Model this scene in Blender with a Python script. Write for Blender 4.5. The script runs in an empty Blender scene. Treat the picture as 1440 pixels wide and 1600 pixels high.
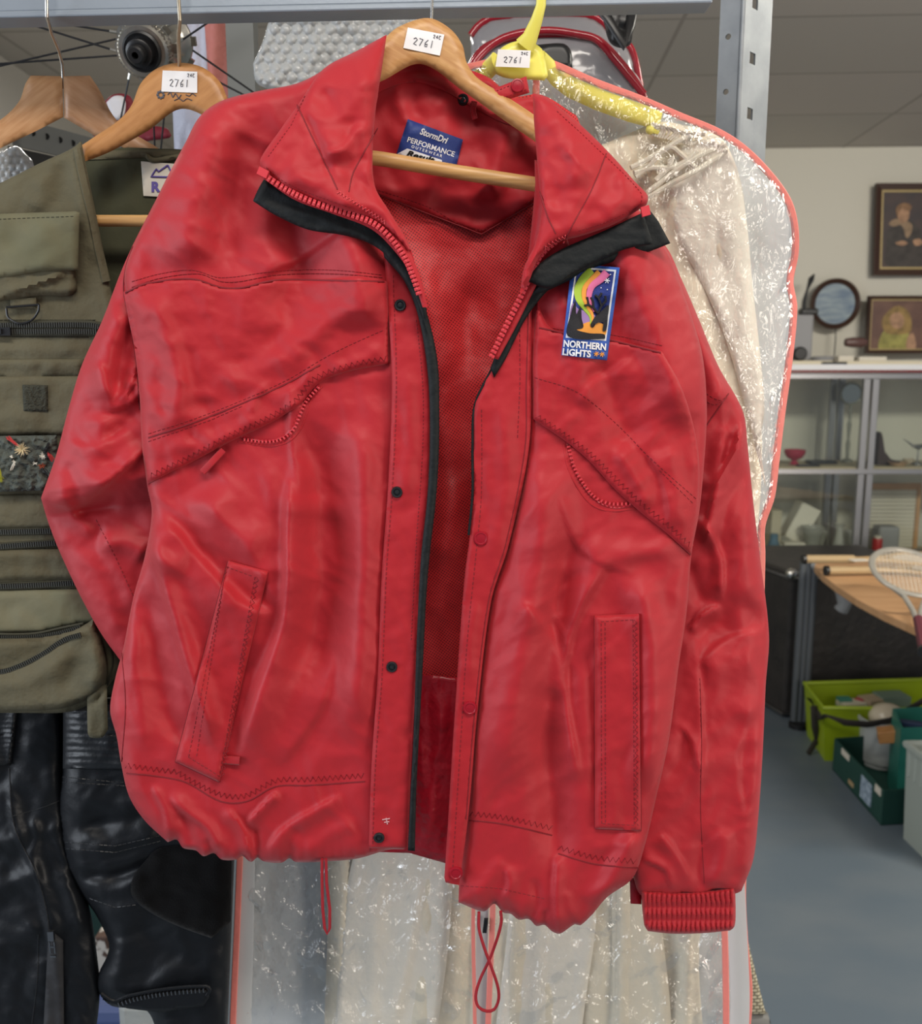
import bpy, bmesh, math, random
import numpy as np
from mathutils import Vector, Matrix
from mathutils.geometry import delaunay_2d_cdt
random.seed(7)
SC = bpy.context.scene
COL = SC.collection
PI = math.pi
# ---------------------------------------------------------------- camera
FPX, CX, CY, PITCH, CAMZ = 1400.0, 720.0, 800.0, math.radians(9), 1.5
cd = bpy.data.cameras.new('camera'); cam = bpy.data.objects.new('camera', cd); COL.objects.link(cam)
cd.sensor_fit = 'VERTICAL'; cd.sensor_height = 36; cd.lens = 36*FPX/1600; cd.clip_start = 0.02
cam.location = (0, 0, CAMZ); cam.rotation_euler = (PI/2-PITCH, 0, 0)
cd.dof.use_dof = True; cd.dof.focus_distance = 0.85; cd.dof.aperture_fstop = 8.0
SC.camera = cam
# ---------------------------------------------------------------- light
SC.view_settings.view_transform = 'Standard'; SC.view_settings.look = 'None'
SC.view_settings.gamma = 1; SC.view_settings.use_curve_mapping = False
SC.view_settings.exposure = 0.0
w = bpy.data.worlds.new('world'); SC.world = w; w.use_nodes = True
w.node_tree.nodes['Background'].inputs[0].default_value = (0.80, 0.86, 1.0, 1)
w.node_tree.nodes['Background'].inputs[1].default_value = 0.22
def area(name, loc, target, sx, sy, power, color):
    l = bpy.data.lights.new(name, 'AREA'); l.shape = 'RECTANGLE'; l.size = sx; l.size_y = sy
    l.energy = power; l.color = color
    o = bpy.data.objects.new(name, l); COL.objects.link(o); o.location = loc
    o.rotation_euler = (Vector(target)-Vector(loc)).to_track_quat('-Z', 'Y').to_euler()
    return o
area('window_daylight', (-2.7, -0.15, 1.45), (0.0, 0.9, 1.3), 1.6, 2.1, 56, (0.84, 0.91, 1.0))
area('warm_right_fill', (2.7, -1.1, 1.25), (0.2, 1.0, 1.2), 1.3, 2.0, 50, (1.0, 0.90, 0.78))  # added warm fill from the right to model folds and brighten the dress
area('ceiling_tube_light', (0.1, -0.1, 2.62), (0.1, 0.1, 0), 1.3, 0.3, 26, (1.0, 0.93, 0.84))
area('ceiling_tube_light', (2.1, 1.2, 2.62), (2.3, 3.9, 0.3), 1.2, 0.3, 95, (1.0, 0.95, 0.84))
area('ceiling_tube_light', (-0.9, 2.6, 2.62), (-0.9, 2.6, 0), 1.2, 0.3, 26, (1.0, 0.96, 0.9))

# ---------------------------------------------------------------- pixel rays
def P(px, py, Y):
    u = (px-CX)/FPX; v = (CY-py)/FPX
    y = math.cos(PITCH)+math.sin(PITCH)*v; z = -math.sin(PITCH)+math.cos(PITCH)*v
    t = Y/y
    return Vector((u*t, Y, CAMZ+z*t))
def G(px, py, z0):                       # where the ray meets a level plane
    u = (px-CX)/FPX; v = (CY-py)/FPX
    y = math.cos(PITCH)+math.sin(PITCH)*v; z = -math.sin(PITCH)+math.cos(PITCH)*v
    t = (z0-CAMZ)/z
    return Vector((u*t, y*t, z0))
# ---------------------------------------------------------------- objects
def link(name, me, mat=None, parent=None):
    o = bpy.data.objects.new(name, me); COL.objects.link(o)
    if mat is not None: me.materials.append(mat)
    if parent is not None: o.parent = parent
    return o
def tag(o, label=None, cat=None, group=None, kind=None):
    if label: o['label'] = label
    if cat: o['category'] = cat
    if group: o['group'] = group
    if kind: o['kind'] = kind
    return o
ORIG = {}
def thing(name, label, cat, loc=(0, 0, 0), group=None):
    o = bpy.data.objects.new(name, None); COL.objects.link(o); o.location = loc; o.empty_display_size = 0.02
    return tag(o, label, cat, group)
def pyobj(name, V, Fc, mat, parent=None, smooth=True, rel=True):
    """mesh in world coordinates; parent offset is removed so that it stays where it is"""
    me = bpy.data.meshes.new(name)
    off = Vector((0, 0, 0))
    if parent is not None:
        p = parent
        while p is not None:
            off = off+p.location; p = p.parent
    if parent is None:
        A = np.array([tuple(v) for v in V]); off = Vector(((A[:, 0].min()+A[:, 0].max())/2, (A[:, 1].min()+A[:, 1].max())/2, A[:, 2].min()))
    me.from_pydata([(v[0]-off[0], v[1]-off[1], v[2]-off[2]) for v in V], [], Fc)
    if smooth: me.polygons.foreach_set('use_smooth', [True]*len(me.polygons))
    me.update()
    o = link(name, me, mat, parent)
    if parent is None: o.location = off
    return o
class MB:
    def __init__(s): s.V = []; s.F = []
    def add(s, V, Fc):
        n = len(s.V); s.V += [Vector(v) for v in V]; s.F += [tuple(i+n for i in f) for f in Fc]; return s
    def box(s, a, b):
        x0, y0, z0 = a; x1, y1, z1 = b
        return s.hexa([(x0, y0, z0), (x1, y0, z0), (x1, y1, z0), (x0, y1, z0), (x0, y0, z1), (x1, y0, z1), (x1, y1, z1), (x0, y1, z1)])
    def hexa(s, v):
        return s.add(v, [(0, 3, 2, 1), (4, 5, 6, 7), (0, 1, 5, 4), (1, 2, 6, 5), (2, 3, 7, 6), (3, 0, 4, 7)])
    def obox(s, c, ax, ay, az):          # centre and three half-axis vectors
        c, ax, ay, az = map(Vector, (c, ax, ay, az))
        return s.hexa([c-ax-ay-az, c+ax-ay-az, c+ax+ay-az, c-ax+ay-az, c-ax-ay+az, c+ax-ay+az, c+ax+ay+az, c-ax+ay+az])
    def tube(s, pts, r, n=8, closed=False, flat=1.0, up=(0, 1, 0)):
        pts = [Vector(p) for p in pts]; m = len(pts); V = []; up = Vector(up)
        for i, p in enumerate(pts):
            if closed: t = pts[(i+1) % m]-pts[i-1]
            else: t = pts[min(i+1, m-1)]-pts[max(i-1, 0)]
            t.normalize()
            a = t.cross(up)
            if a.length < 1e-4: a = t.cross(Vector((0.3, 0.2, 1)))
            a.normalize(); b = t.cross(a)
            rr = r[i] if hasattr(r, '__len__') else r
            for k in range(n):
                q = 2*PI*k/n; V.append(p+a*math.cos(q)*rr+b*math.sin(q)*rr*flat)
        Fc = []
        for i in range(m if closed else m-1):
            j = (i+1) % m
            for k in range(n):
                k2 = (k+1) % n; Fc.append((i*n+k, i*n+k2, j*n+k2, j*n+k))
        if not closed: Fc += [tuple(range(n))[::-1], tuple((m-1)*n+k for k in range(n))]
        return s.add(V, Fc)
    def lathe(s, prof, o=(0, 0, 0), axis=(0, 0, 1), n=24):   # prof: (r, t along axis)
        ax = Vector(axis).normalized(); o = Vector(o)
        a = ax.cross(Vector((0.13, 0.31, 0.9) if abs(ax.z) < .9 else (1, 0, 0))).normalized(); b = ax.cross(a)
        V = []
        for r, t in prof:
            for k in range(n):
                q = 2*PI*k/n; V.append(o+ax*t+(a*math.cos(q)+b*math.sin(q))*max(r, 1e-5))
        Fc = [(i*n+k, i*n+(k+1) % n, (i+1)*n+(k+1) % n, (i+1)*n+k) for i in range(len(prof)-1) for k in range(n)]
        return s.add(V, Fc)
    def ball(s, c, r, n=10, sc=(1, 1, 1)):
        V = []; c = Vector(c)
        for i in range(n+1):
            th = PI*i/n
            for k in range(n*2):
                q = PI*k/n; V.append(c+Vector((math.sin(th)*math.cos(q)*r*sc[0], math.sin(th)*math.sin(q)*r*sc[1], math.cos(th)*r*sc[2])))
        m = n*2
        return s.add(V, [(i*m+k, (i+1)*m+k, (i+1)*m+(k+1) % m, i*m+(k+1) % m) for i in range(n) for k in range(m)])
    def build(s, name, mat, parent=None, smooth=True, bev=0):
        o = pyobj(name, s.V, s.F, mat, parent, smooth)
        if bev:
            m = o.modifiers.new('bevel', 'BEVEL'); m.width = bev; m.segments = 2; m.limit_method = 'ANGLE'
        if smooth: o.data.set_sharp_from_angle(angle=math.radians(38))
        return o
# ---------------------------------------------------------------- curves in the plane
def spline(pts, step=6, closed=False):
    pts = [np.array(p, float) for p in pts]; n = len(pts); out = []
    rng = range(n if closed else n-1)
    for i in rng:
        if closed: p0, p1, p2, p3 = pts[i-1], pts[i], pts[(i+1) % n], pts[(i+2) % n]
        else: p0, p1, p2, p3 = pts[max(i-1, 0)], pts[i], pts[i+1], pts[min(i+2, n-1)]
        L = np.linalg.norm(p2-p1); k = max(1, int(round(L/step)))
        for j in range(k):
            t = j/k
            # centripetal-like damping: tangents scaled by chord
            m1 = (p2-p0)/(np.linalg.norm(p2-p1)+np.linalg.norm(p1-p0)+1e-9)*L
            m2 = (p3-p1)/(np.linalg.norm(p3-p2)+np.linalg.norm(p2-p1)+1e-9)*L
            h = (2*t**3-3*t**2+1)*p1+(t**3-2*t**2+t)*m1+(-2*t**3+3*t**2)*p2+(t**3-t**2)*m2
            out.append(h)
    if not closed: out.append(pts[-1])
    return np.array(out)
def poly(pts, step=6, closed=True):
    pts = [np.array(p, float) for p in pts]; out = []; n = len(pts)
    for i in range(n if closed else n-1):
        a, b = pts[i], pts[(i+1) % n]; k = max(1, int(round(np.linalg.norm(b-a)/step)))
        for j in range(k): out.append(a+(b-a)*j/k)
    if not closed: out.append(pts[-1])
    return np.array(out)
def inside(A, q):
    x, y = q[:, 0], q[:, 1]; r = np.zeros(len(q), bool); n = len(A)
    for i in range(n):
        x1, y1 = A[i]; x2, y2 = A[(i+1) % n]
        if y1 == y2: continue
        c = ((y1 > y) != (y2 > y)) & (x < (x2-x1)*(y-y1)/(y2-y1)+x1)
        r ^= c
    return r
def segdist(A, q, closed=True):
    """distance, signed side, arclength fraction to polyline A"""
    n = len(A); best = np.full(len(q), 1e9); side = np.zeros(len(q)); par = np.zeros(len(q))
    L = 0; B = A if not closed else np.vstack([A, A[:1]])
    seg = np.linalg.norm(B[1:]-B[:-1], axis=1); T = seg.sum()+1e-9
    for i in range(len(B)-1):
        a = B[i]; d = B[i+1]-a; l2 = (d**2).sum()+1e-12
        t = np.clip(((q-a)@d)/l2, 0, 1); v = q-(a+t[:, None]*d); ds = np.hypot(v[:, 0], v[:, 1])
        m = ds < best
        best[m] = ds[m]; side[m] = np.sign(d[0]*v[m, 1]-d[1]*v[m, 0]); par[m] = (L+t[m]*seg[i])/T
        L += seg[i]
    return best, side, par
_rng = np.random.RandomState(3)
_perm = _rng.permutation(512); _ga = _rng.rand(512)*2*PI
def perlin(x, y, seed=0):
    x = x+seed*17.3; y = y+seed*31.7
    xi = np.floor(x).astype(int); yi = np.floor(y).astype(int); xf = x-xi; yf = y-yi
    def g(ix, iy, dx, dy):
        h = _ga[(_perm[(ix) & 511]+iy*57) & 511]
        return np.cos(h)*dx+np.sin(h)*dy
    u = xf*xf*xf*(xf*(xf*6-15)+10); v = yf*yf*yf*(yf*(yf*6-15)+10)
    a = g(xi, yi, xf, yf); b = g(xi+1, yi, xf-1, yf); c = g(xi, yi+1, xf, yf-1); d = g(xi+1, yi+1, xf-1, yf-1)
    return (a*(1-u)+b*u)*(1-v)+(c*(1-u)+d*u)*v
class Field:
    """height towards the viewer, in photo pixels (0.6 mm)"""
    def __init__(s, base=None): s.f = []; s.base = base
    def ridge(s, pts, w, amp, kind='r', step=14):
        A = spline(pts, step); s.f.append(('s', A, w, amp, kind)); return s
    def noise(s, sx, sy, amp, seed=0, rot=0, ridged=False):
        s.f.append(('n', sx, sy, amp, seed, rot, ridged)); return s
    def fn(s, f): s.f.append(('f', f)); return s
    def __call__(s, q):
        h = np.zeros(len(q)) if s.base is None else s.base(q)
        for c in s.f:
            if c[0] == 's':
                _, A, w, amp, kind = c
                m = (q[:, 0] > A[:, 0].min()-3*w) & (q[:, 0] < A[:, 0].max()+3*w) & (q[:, 1] > A[:, 1].min()-3*w) & (q[:, 1] < A[:, 1].max()+3*w)
                if not m.any(): continue
                d, sd, t = segdist(A, q[m], False)
                tp = np.clip(np.minimum(t, 1-t)*5, 0, 1); tp = tp*tp*(3-2*tp)
                if kind == 'r': p = np.exp(-(d/w)**2)
                elif kind == 'c': p = np.exp(-np.abs(d)/w*1.3)
                elif kind == 'a': ww = np.where(sd > 0, w, w*.28); p = np.exp(-(d/ww)**2)
                elif kind == 'b': ww = np.where(sd < 0, w, w*.28); p = np.exp(-(d/ww)**2)
                elif kind == 'R': p = np.exp(-(d/w)**2); tp = 1
                h[m] += amp*tp*p
            elif c[0] == 'n':
                _, sx, sy, amp, seed, rot, rd = c
                cr, sr = math.cos(rot), math.sin(rot)
                X = (q[:, 0]*cr+q[:, 1]*sr)/sx; Yy = (-q[:, 0]*sr+q[:, 1]*cr)/sy
                n = perlin(X+.6*perlin(X*.7, Yy*.7, seed+5), Yy+.6*perlin(X*.7, Yy*.7, seed+9), seed)
                if rd: n = .35-np.abs(n)*1.6
                h += amp*n
            else: h += c[1](q)
        return h
MPP = 0.83/FPX*1.02
class Sheet:
    """a piece of cloth (or film, or leather) laid out over an outline in photo pixels at its own distance Y0"""
    def __init__(s, outline, Y0, field=None, R=0, D=0, base=None, off=0, pil=None):
        s.A = np.array(outline, float); s.Y0 = Y0; s.F = field or Field(); s.R = R; s.D = D; s.base = base; s.off = off
    def own(s, q):
        h = s.F(q)
        if s.R:
            d, _, _ = segdist(s.A, q); x = np.clip(d/s.R, 0, 1)
            h = h*np.clip(x*2.2+.12, 0, 1)+s.D*np.sqrt(np.clip(1-(1-x)**2, 0, 1))
        return h
    def H(s, q):                          # metres towards the viewer
        h = s.own(q)*MPP+s.off
        if s.base is not None: h = h+s.base.H(q)+(s.base.y0(q)-s.y0(q))
        return h
    def y0(s, q):
        return s.Y0(q) if callable(s.Y0) else np.full(len(q), s.Y0)
    def pts(s, q, off=0):
        q = np.array(q, float); Y = s.y0(q)-s.H(q)-off
        return [P(a[0], a[1], y) for a, y in zip(q, Y)]
    def mesh(s, name, mat, parent, sp=6, thick=.0012, back=None, cons=()):
        A = s.A; lo, hi = A.min(0), A.max(0)
        xs = np.arange(lo[0], hi[0], sp); ys = np.arange(lo[1], hi[1], sp*.87)
        gx, gy = np.meshgrid(xs, ys); gx = gx+(np.arange(len(ys)) % 2)[:, None]*sp/2
        q = np.stack([gx.ravel(), gy.ravel()], 1); q = q[inside(A, q)]
        d, _, _ = segdist(A, q); q = q[d > sp*.55]
        allp = np.vstack([A, q]); nb = len(A)
        v, e, f, ov, oe, of = delaunay_2d_cdt([Vector(p) for p in allp], [(i, (i+1) % nb) for i in range(nb)], [], 1, 1e-4)
        V2 = np.array([(p.x, p.y) for p in v])
        F2 = []
        for t in f:
            a, b, c = [V2[i] for i in t[:3]]
            if (b[0]-a[0])*(c[1]-a[1])-(b[1]-a[1])*(c[0]-a[0]) < 0: t = t[::-1]
            F2.append(tuple(t))
        cen = np.array([V2[list(t)].mean(0) for t in F2]); keep = inside(A, cen)
        F2 = [t for t, k in zip(F2, keep) if k]
        Y = s.y0(V2); H = s.H(V2)
        fr = [P(p[0], p[1], y-h) for p, y, h in zip(V2, Y, H)]
        if thick is None:
            return pyobj(name, fr, [tuple(t) for t in F2], mat, parent)
        if back is None: bk = [p+Vector((0, thick, 0)) for p in fr]
        else:
            dd, _, _ = segdist(A, V2); x = np.clip(dd/max(s.R, 1), 0, 1); bb = back*np.sqrt(np.clip(1-(1-x)**2, 0, 1))
            bk = [P(p[0], p[1], y+b+.0006) for p, y, b in zip(V2, Y, bb)]
        n = len(V2)
        Fc = [t[::-1] for t in F2]+[tuple(i+n for i in t) for t in F2]
        cnt = {}
        for t in F2:
            for i in range(3):
                a, b = t[i], t[(i+1) % 3]; cnt[(a, b)] = 1
        for (a, b) in cnt:
            if (b, a) not in cnt: Fc.append((a, b, b+n, a+n))
        # faces wound so that the front side looks at the viewer (pixel y runs downwards)
        o = pyobj(name, fr+bk, [tuple(t[::-1]) for t in Fc], mat, parent)
        o.data.set_sharp_from_angle(angle=math.radians(75))
        return o
def sub(base, outline, off=.0006, field=None, R=0, D=0):
    return Sheet(outline, base.Y0, field, R, D, base, off)
def tube_on(sh, line, r, off=0, mb=None, n=6, closed=False, flat=1):
    mb = mb or MB(); mb.tube(sh.pts(line, off), r, n, closed, flat); return mb
def strip_on(sh, line, w, th, off=0, mb=None):
    """flat ribbon of width w (px) lying on the sheet along a line"""
    mb = mb or MB(); line = np.array(line, float)
    t = np.gradient(line, axis=0); t /= np.linalg.norm(t, axis=1)[:, None]+1e-9; nn = np.stack([-t[:, 1], t[:, 0]], 1)
    ww = w if hasattr(w, '__len__') else np.full(len(line), w)
    rows = []
    prof = [(-1, 0), (-.8, 1), (0, 1.15), (.8, 1), (1, 0)]
    for s, h in prof:
        rows.append(sh.pts(line+nn*(s*np.array(ww)/2)[:, None], off+th*h))
    V = [p for r in rows for p in r]; m = len(line); k = len(rows)
    Fc = [(i*m+j, i*m+j+1, (i+1)*m+j+1, (i+1)*m+j) for i in range(k-1) for j in range(m-1)]
    nb = len(V); V += [p+Vector((0, .0008, 0)) for p in rows[0]]+[p+Vector((0, .0008, 0)) for p in rows[-1]]
    Fc += [(nb+j, nb+j+1, j+1, j) for j in range(m-1)]+[((k-1)*m+j, (k-1)*m+j+1, nb+m+j+1, nb+m+j) for j in range(m-1)]
    Fc += [(nb+j, nb+m+j, nb+m+j+1, nb+j+1) for j in range(m-1)]
    mb.add(V, Fc); return mb
def dashes(sh, line, r, dash=5, gap=3, off=0.0001, mb=None):
    mb = mb or MB(); L = poly(line, 1.5, False) if len(line) < 4 else spline(line, 1.5); k = max(2, int(dash/1.5)); g = max(1, int(gap/1.5))
    i = 0
    P3 = sh.pts(L, off)
    while i+k < len(L):
        mb.tube([P3[i], P3[i+k//2], P3[i+k]], r, 4); i += k+g
    return mb
def zigzag(sh, line, w, pitch, r, off=.0002, mb=None):
    mb = mb or MB(); L = spline(line, pitch/2); t = np.gradient(L, axis=0); t /= np.linalg.norm(t, axis=1)[:, None]+1e-9
    nn = np.stack([-t[:, 1], t[:, 0]], 1); s = np.where(np.arange(len(L)) % 2 == 0, 1, -1)
    mb.tube(sh.pts(L+nn*(s*w/2)[:, None], off), r, 4); return mb
def text_on(sh, body, x, y, size, mat, parent, rot=0, off=.0004, name='lettering', sx=1, shear=0, ext=.0002, align='LEFT', bold=0):
    cu = bpy.data.curves.new('t', 'FONT'); cu.body = body; cu.size = 1; cu.align_x = align; cu.shear = shear; cu.resolution_u = 3; cu.offset = bold
    o = bpy.data.objects.new('t', cu); COL.objects.link(o); dg = bpy.context.evaluated_depsgraph_get(); dg.update()
    me = bpy.data.meshes.new_from_object(o.evaluated_get(dg)); bpy.data.objects.remove(o)
    c, s_ = math.cos(rot), math.sin(rot)
    q = np.array([(x+(v.co.x*sx*c+v.co.y*s_)*size, y+(v.co.x*sx*s_-v.co.y*c)*size) for v in me.vertices])
    V = sh.pts(q, off); Fc = [tuple(p.vertices) for p in me.polygons]
    bpy.data.meshes.remove(me)
    n = len(V); V2 = V+[v+Vector((0, ext, 0)) for v in V]
    Fc = Fc+[tuple(i+n for i in f[::-1]) for f in Fc]
    return pyobj(name, V2, Fc, mat, parent, False)
# ---------------------------------------------------------------- materials
def M(name, col, rough=.6, metal=0, spec=.5, bump=(), sheen=0, var=None, coat=0, trans=0, alpha=1, emis=0, ani=0):
    """bump: (scale, strength, detail, stretch) tuples; var: (scale, colour2, contrast)"""
    m = bpy.data.materials.new(name); m.use_nodes = True; nt = m.node_tree; N = nt.nodes; Lk = nt.links
    b = N['Principled BSDF']; b.inputs['Base Color'].default_value = (*col, 1); b.inputs['Roughness'].default_value = rough
    b.inputs['Metallic'].default_value = metal; b.inputs['Specular IOR Level'].default_value = spec
    b.inputs['Sheen Weight'].default_value = sheen; b.inputs['Coat Weight'].default_value = coat
    b.inputs['Transmission Weight'].default_value = trans; b.inputs['Alpha'].default_value = alpha
    tc = N.new('ShaderNodeTexCoord')
    if var:
        var = tuple(var)+(.35, .65)[len(var)-2:]; sc, c2, lo, hi = var
        mp = N.new('ShaderNodeMapping'); Lk.new(tc.outputs['Object'], mp.inputs[0]); mp.inputs['Scale'].default_value = sc if hasattr(sc, '__len__') else (sc, sc, sc)
        n = N.new('ShaderNodeTexNoise'); n.inputs['Scale'].default_value = 1; n.inputs['Detail'].default_value = 4; Lk.new(mp.outputs[0], n.inputs['Vector'])
        r = N.new('ShaderNodeMapRange'); r.inputs[1].default_value = lo; r.inputs[2].default_value = hi; Lk.new(n.outputs['Fac'], r.inputs[0])
        mx = N.new('ShaderNodeMix'); mx.data_type = 'RGBA'; mx.inputs[6].default_value = (*col, 1); mx.inputs[7].default_value = (*c2, 1)
        Lk.new(r.outputs[0], mx.inputs[0]); Lk.new(mx.outputs[2], b.inputs['Base Color'])
    prev = None
    for bp in bump:
        bp = tuple(bp)+(2, (1, 1, 1))[len(bp)-2:]; sc, st, det, sv = bp
        mp = N.new('ShaderNodeMapping'); Lk.new(tc.outputs['Object'], mp.inputs[0]); mp.inputs['Scale'].default_value = (sc*sv[0], sc*sv[1], sc*sv[2])
        n = N.new('ShaderNodeTexNoise'); n.inputs['Scale'].default_value = 1; n.inputs['Detail'].default_value = det; Lk.new(mp.outputs[0], n.inputs['Vector'])
        bm = N.new('ShaderNodeBump'); bm.inputs['Strength'].default_value = 1; bm.inputs['Distance'].default_value = st
        Lk.new(n.outputs['Fac'], bm.inputs['Height'])
        if prev: Lk.new(prev.outputs[0], bm.inputs['Normal'])
        prev = bm
    if prev: Lk.new(prev.outputs[0], b.inputs['Normal'])
    m['out'] = 1
    return m
def nodes_of(m): return m.node_tree.nodes, m.node_tree.links
def lin(r, g, b): return tuple(((c/255)/12.92 if c <= 10 else ((c/255+.055)/1.055)**2.4) for c in (r, g, b))
RED = (0.42, 0.013, 0.022)
m_red = M('red_nylon', RED, .56, spec=.36, sheen=.1, bump=[(16, .0016, 2), (110, .0003, 2)])
m_redp = M('red_nylon_piece', (0.41, 0.012, 0.020), .58, spec=.32, sheen=.1, bump=[(20, .0012, 2), (120, .0003, 2)])
m_redin = M('red_lining_satin', (0.42, 0.008, 0.022), .38, spec=.5, bump=[(22, .008, 3), (90, .0016, 3)])
m_stitch = M('red_thread', (0.20, 0.004, 0.010), .7)
m_stitchl = M('pink_thread', (0.75, 0.09, 0.11), .6)
m_zip = M('coral_plastic_zip', (0.60, 0.045, 0.06), .35, spec=.5)
m_redpl = M('red_snap_plastic', (0.32, 0.006, 0.018), .35, spec=.5)
m_black = M('black_nylon', (0.006, 0.008, 0.009), .65, spec=.3, bump=[(60, .002, 3), (900, .0001, 1)])
m_blackpl = M('black_plastic', (0.010, 0.010, 0.011), .35)
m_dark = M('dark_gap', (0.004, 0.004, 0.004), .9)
m_cord = M('dark_red_cord', (0.33, 0.006, 0.016), .6, bump=[(1500, .0003, 1)])
# mesh lining with holes
m_mesh = M('red_mesh_lining', (0.55, 0.017, 0.022), .55, sheen=.1, bump=[(18, .006, 3)])
N, Lk = nodes_of(m_mesh); tc = N.new('ShaderNodeTexCoord'); sx = N.new('ShaderNodeSeparateXYZ'); Lk.new(tc.outputs['Object'], sx.inputs[0])
def math_n(N, Lk, op, a, b=None, c=None):
    n = N.new('ShaderNodeMath'); n.operation = op
    for i, v in enumerate((a, b, c)):
        if v is None: continue
        if isinstance(v, (int, float)): n.inputs[i].default_value = v
        else: Lk.new(v, n.inputs[i])
    return n.outputs[0]
_k = 2*PI/.0036
a1 = math_n(N, Lk, 'MULTIPLY', math_n(N, Lk, 'ADD', sx.outputs[0], math_n(N, Lk, 'MULTIPLY', sx.outputs[2], .18)), _k)
a2 = math_n(N, Lk, 'MULTIPLY', math_n(N, Lk, 'SUBTRACT', sx.outputs[2], math_n(N, Lk, 'MULTIPLY', sx.outputs[0], .18)), _k)
ss = math_n(N, Lk, 'MULTIPLY', math_n(N, Lk, 'SINE', a1), math_n(N, Lk, 'SINE', a2))
mr = N.new('ShaderNodeMapRange'); mr.inputs[1].default_value = .15; mr.inputs[2].default_value = .45; Lk.new(ss, mr.inputs[0])
mx = N.new('ShaderNodeMix'); mx.data_type = 'RGBA'; mx.inputs[6].default_value = (0.60, 0.018, 0.022, 1); mx.inputs[7].default_value = (0.17, 0.003, 0.005, 1)
Lk.new(mr.outputs[0], mx.inputs[0]); Lk.new(mx.outputs[2], N['Principled BSDF'].inputs['Base Color'])
def wood(name, c1, c2, stretch=(18, 60, 160), rot=0, rough=.42):
    m = M(name, c1, rough, spec=.5); N, Lk = nodes_of(m); tc = N.new('ShaderNodeTexCoord'); mp = N.new('ShaderNodeMapping')
    mp.inputs['Rotation'].default_value = (0, rot, 0); mp.inputs['Scale'].default_value = stretch
    mp0 = N.new('ShaderNodeMapping'); mp0.inputs['Rotation'].default_value = (0, rot, 0); Lk.new(tc.outputs['Object'], mp0.inputs[0])
    mp.inputs['Rotation'].default_value = (0, 0, 0); Lk.new(mp0.outputs[0], mp.inputs[0])
    n = N.new('ShaderNodeTexNoise'); n.inputs['Scale'].default_value = 1; n.inputs['Detail'].default_value = 5; Lk.new(mp.outputs[0], n.inputs['Vector'])
    r = N.new('ShaderNodeMapRange'); r.inputs[1].default_value = .35; r.inputs[2].default_value = .68; Lk.new(n.outputs['Fac'], r.inputs[0])
    mx = N.new('ShaderNodeMix'); mx.data_type = 'RGBA'; mx.inputs[6].default_value = (*c1, 1); mx.inputs[7].default_value = (*c2, 1)
    Lk.new(r.outputs[0], mx.inputs[0]); Lk.new(mx.outputs[2], N['Principled BSDF'].inputs['Base Color'])
    return m
m_beech = wood('beech_wood', (0.56, 0.31, 0.12), (0.44, 0.21, 0.07), (40, 60, 320), rot=-.5)
m_wood2 = wood('honey_wood', (0.50, 0.24, 0.085), (0.40, 0.175, 0.055), (25, 60, 200), rot=.6)
m_wood3 = wood('orange_wood', (0.50, 0.27, 0.125), (0.40, 0.19, 0.075), (30, 60, 220), rot=.6)
m_bar = wood('bar_wood', (0.62, 0.36, 0.14), (0.45, 0.24, 0.08), (15, 200, 400))
m_deskw = wood('desk_wood', (0.52, 0.30, 0.15), (0.44, 0.24, 0.11), (6, 40, 6), rough=.5)
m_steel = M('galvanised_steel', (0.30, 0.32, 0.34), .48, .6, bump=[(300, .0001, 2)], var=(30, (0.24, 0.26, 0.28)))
m_chrome = M('bright_wire', (0.62, 0.60, 0.56), .25, 1)
m_brass = M('dull_wire', (0.45, 0.39, 0.30), .4, 1)
m_paper = M('white_paper', (0.80, 0.79, 0.80), .8)
m_ink = M('pencil_ink', (0.08, 0.08, 0.10), .7)
m_yellow = M('yellow_plastic', (0.85, 0.78, 0.14), .35, spec=.5)
# ================================================================ THE SETTING
def plane(name, vs, mat, kind='structure', thick=(0, 0, 0)):
    t = Vector(thick); vs = [Vector(v) for v in vs]
    o = pyobj(name, vs+[v+t for v in vs], [(0, 1, 2, 3), (7, 6, 5, 4), (0, 4, 5, 1), (1, 5, 6, 2), (2, 6, 7, 3), (3, 7, 4, 0)], mat, None, False)
    o['kind'] = kind; return o
CEIL = 2.68; WX0, WX1 = -1.75, 4.2; WYL, WYR = 5.25, 4.95      # the far wall comes a little closer to the right
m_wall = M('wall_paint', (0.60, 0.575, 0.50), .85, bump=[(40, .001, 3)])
m_floor = M('blue_lino', (0.105, 0.135, 0.165), .45, bump=[(8, .001, 2)], var=((3, 6, 3), (0.130, 0.155, 0.178), .4, .7))
m_ceil = M('ceiling_tiles', (0.40, 0.375, 0.35), .9)
N, Lk = nodes_of(m_ceil); tc = N.new('ShaderNodeTexCoord'); br = N.new('ShaderNodeTexBrick'); br.offset = 0
br.inputs['Color1'].default_value = (0.50, 0.465, 0.425, 1); br.inputs['Color2'].default_value = (0.465, 0.44, 0.40, 1); br.inputs['Mortar'].default_value = (0.34, 0.31, 0.28, 1)
br.inputs['Scale'].default_value = 1; br.inputs['Mortar Size'].default_value = .008; br.inputs['Brick Width'].default_value = 1.2; br.inputs['Row Height'].default_value = .6
mp = N.new('ShaderNodeMapping'); mp.inputs['Rotation'].default_value = (0, 0, .05); mp.inputs['Location'].default_value = (.5, .1, 0)
Lk.new(tc.outputs['Object'], mp.inputs[0]); Lk.new(mp.outputs[0], br.inputs['Vector']); Lk.new(br.outputs['Color'], N['Principled BSDF'].inputs['Base Color'])
plane('floor', [(WX0-.05, -3, 0), (WX1, -3, 0), (WX1, WYR+.1, 0), (WX0-.05, WYL+.05, 0)], m_floor, thick=(0, 0, -.05))
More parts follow.
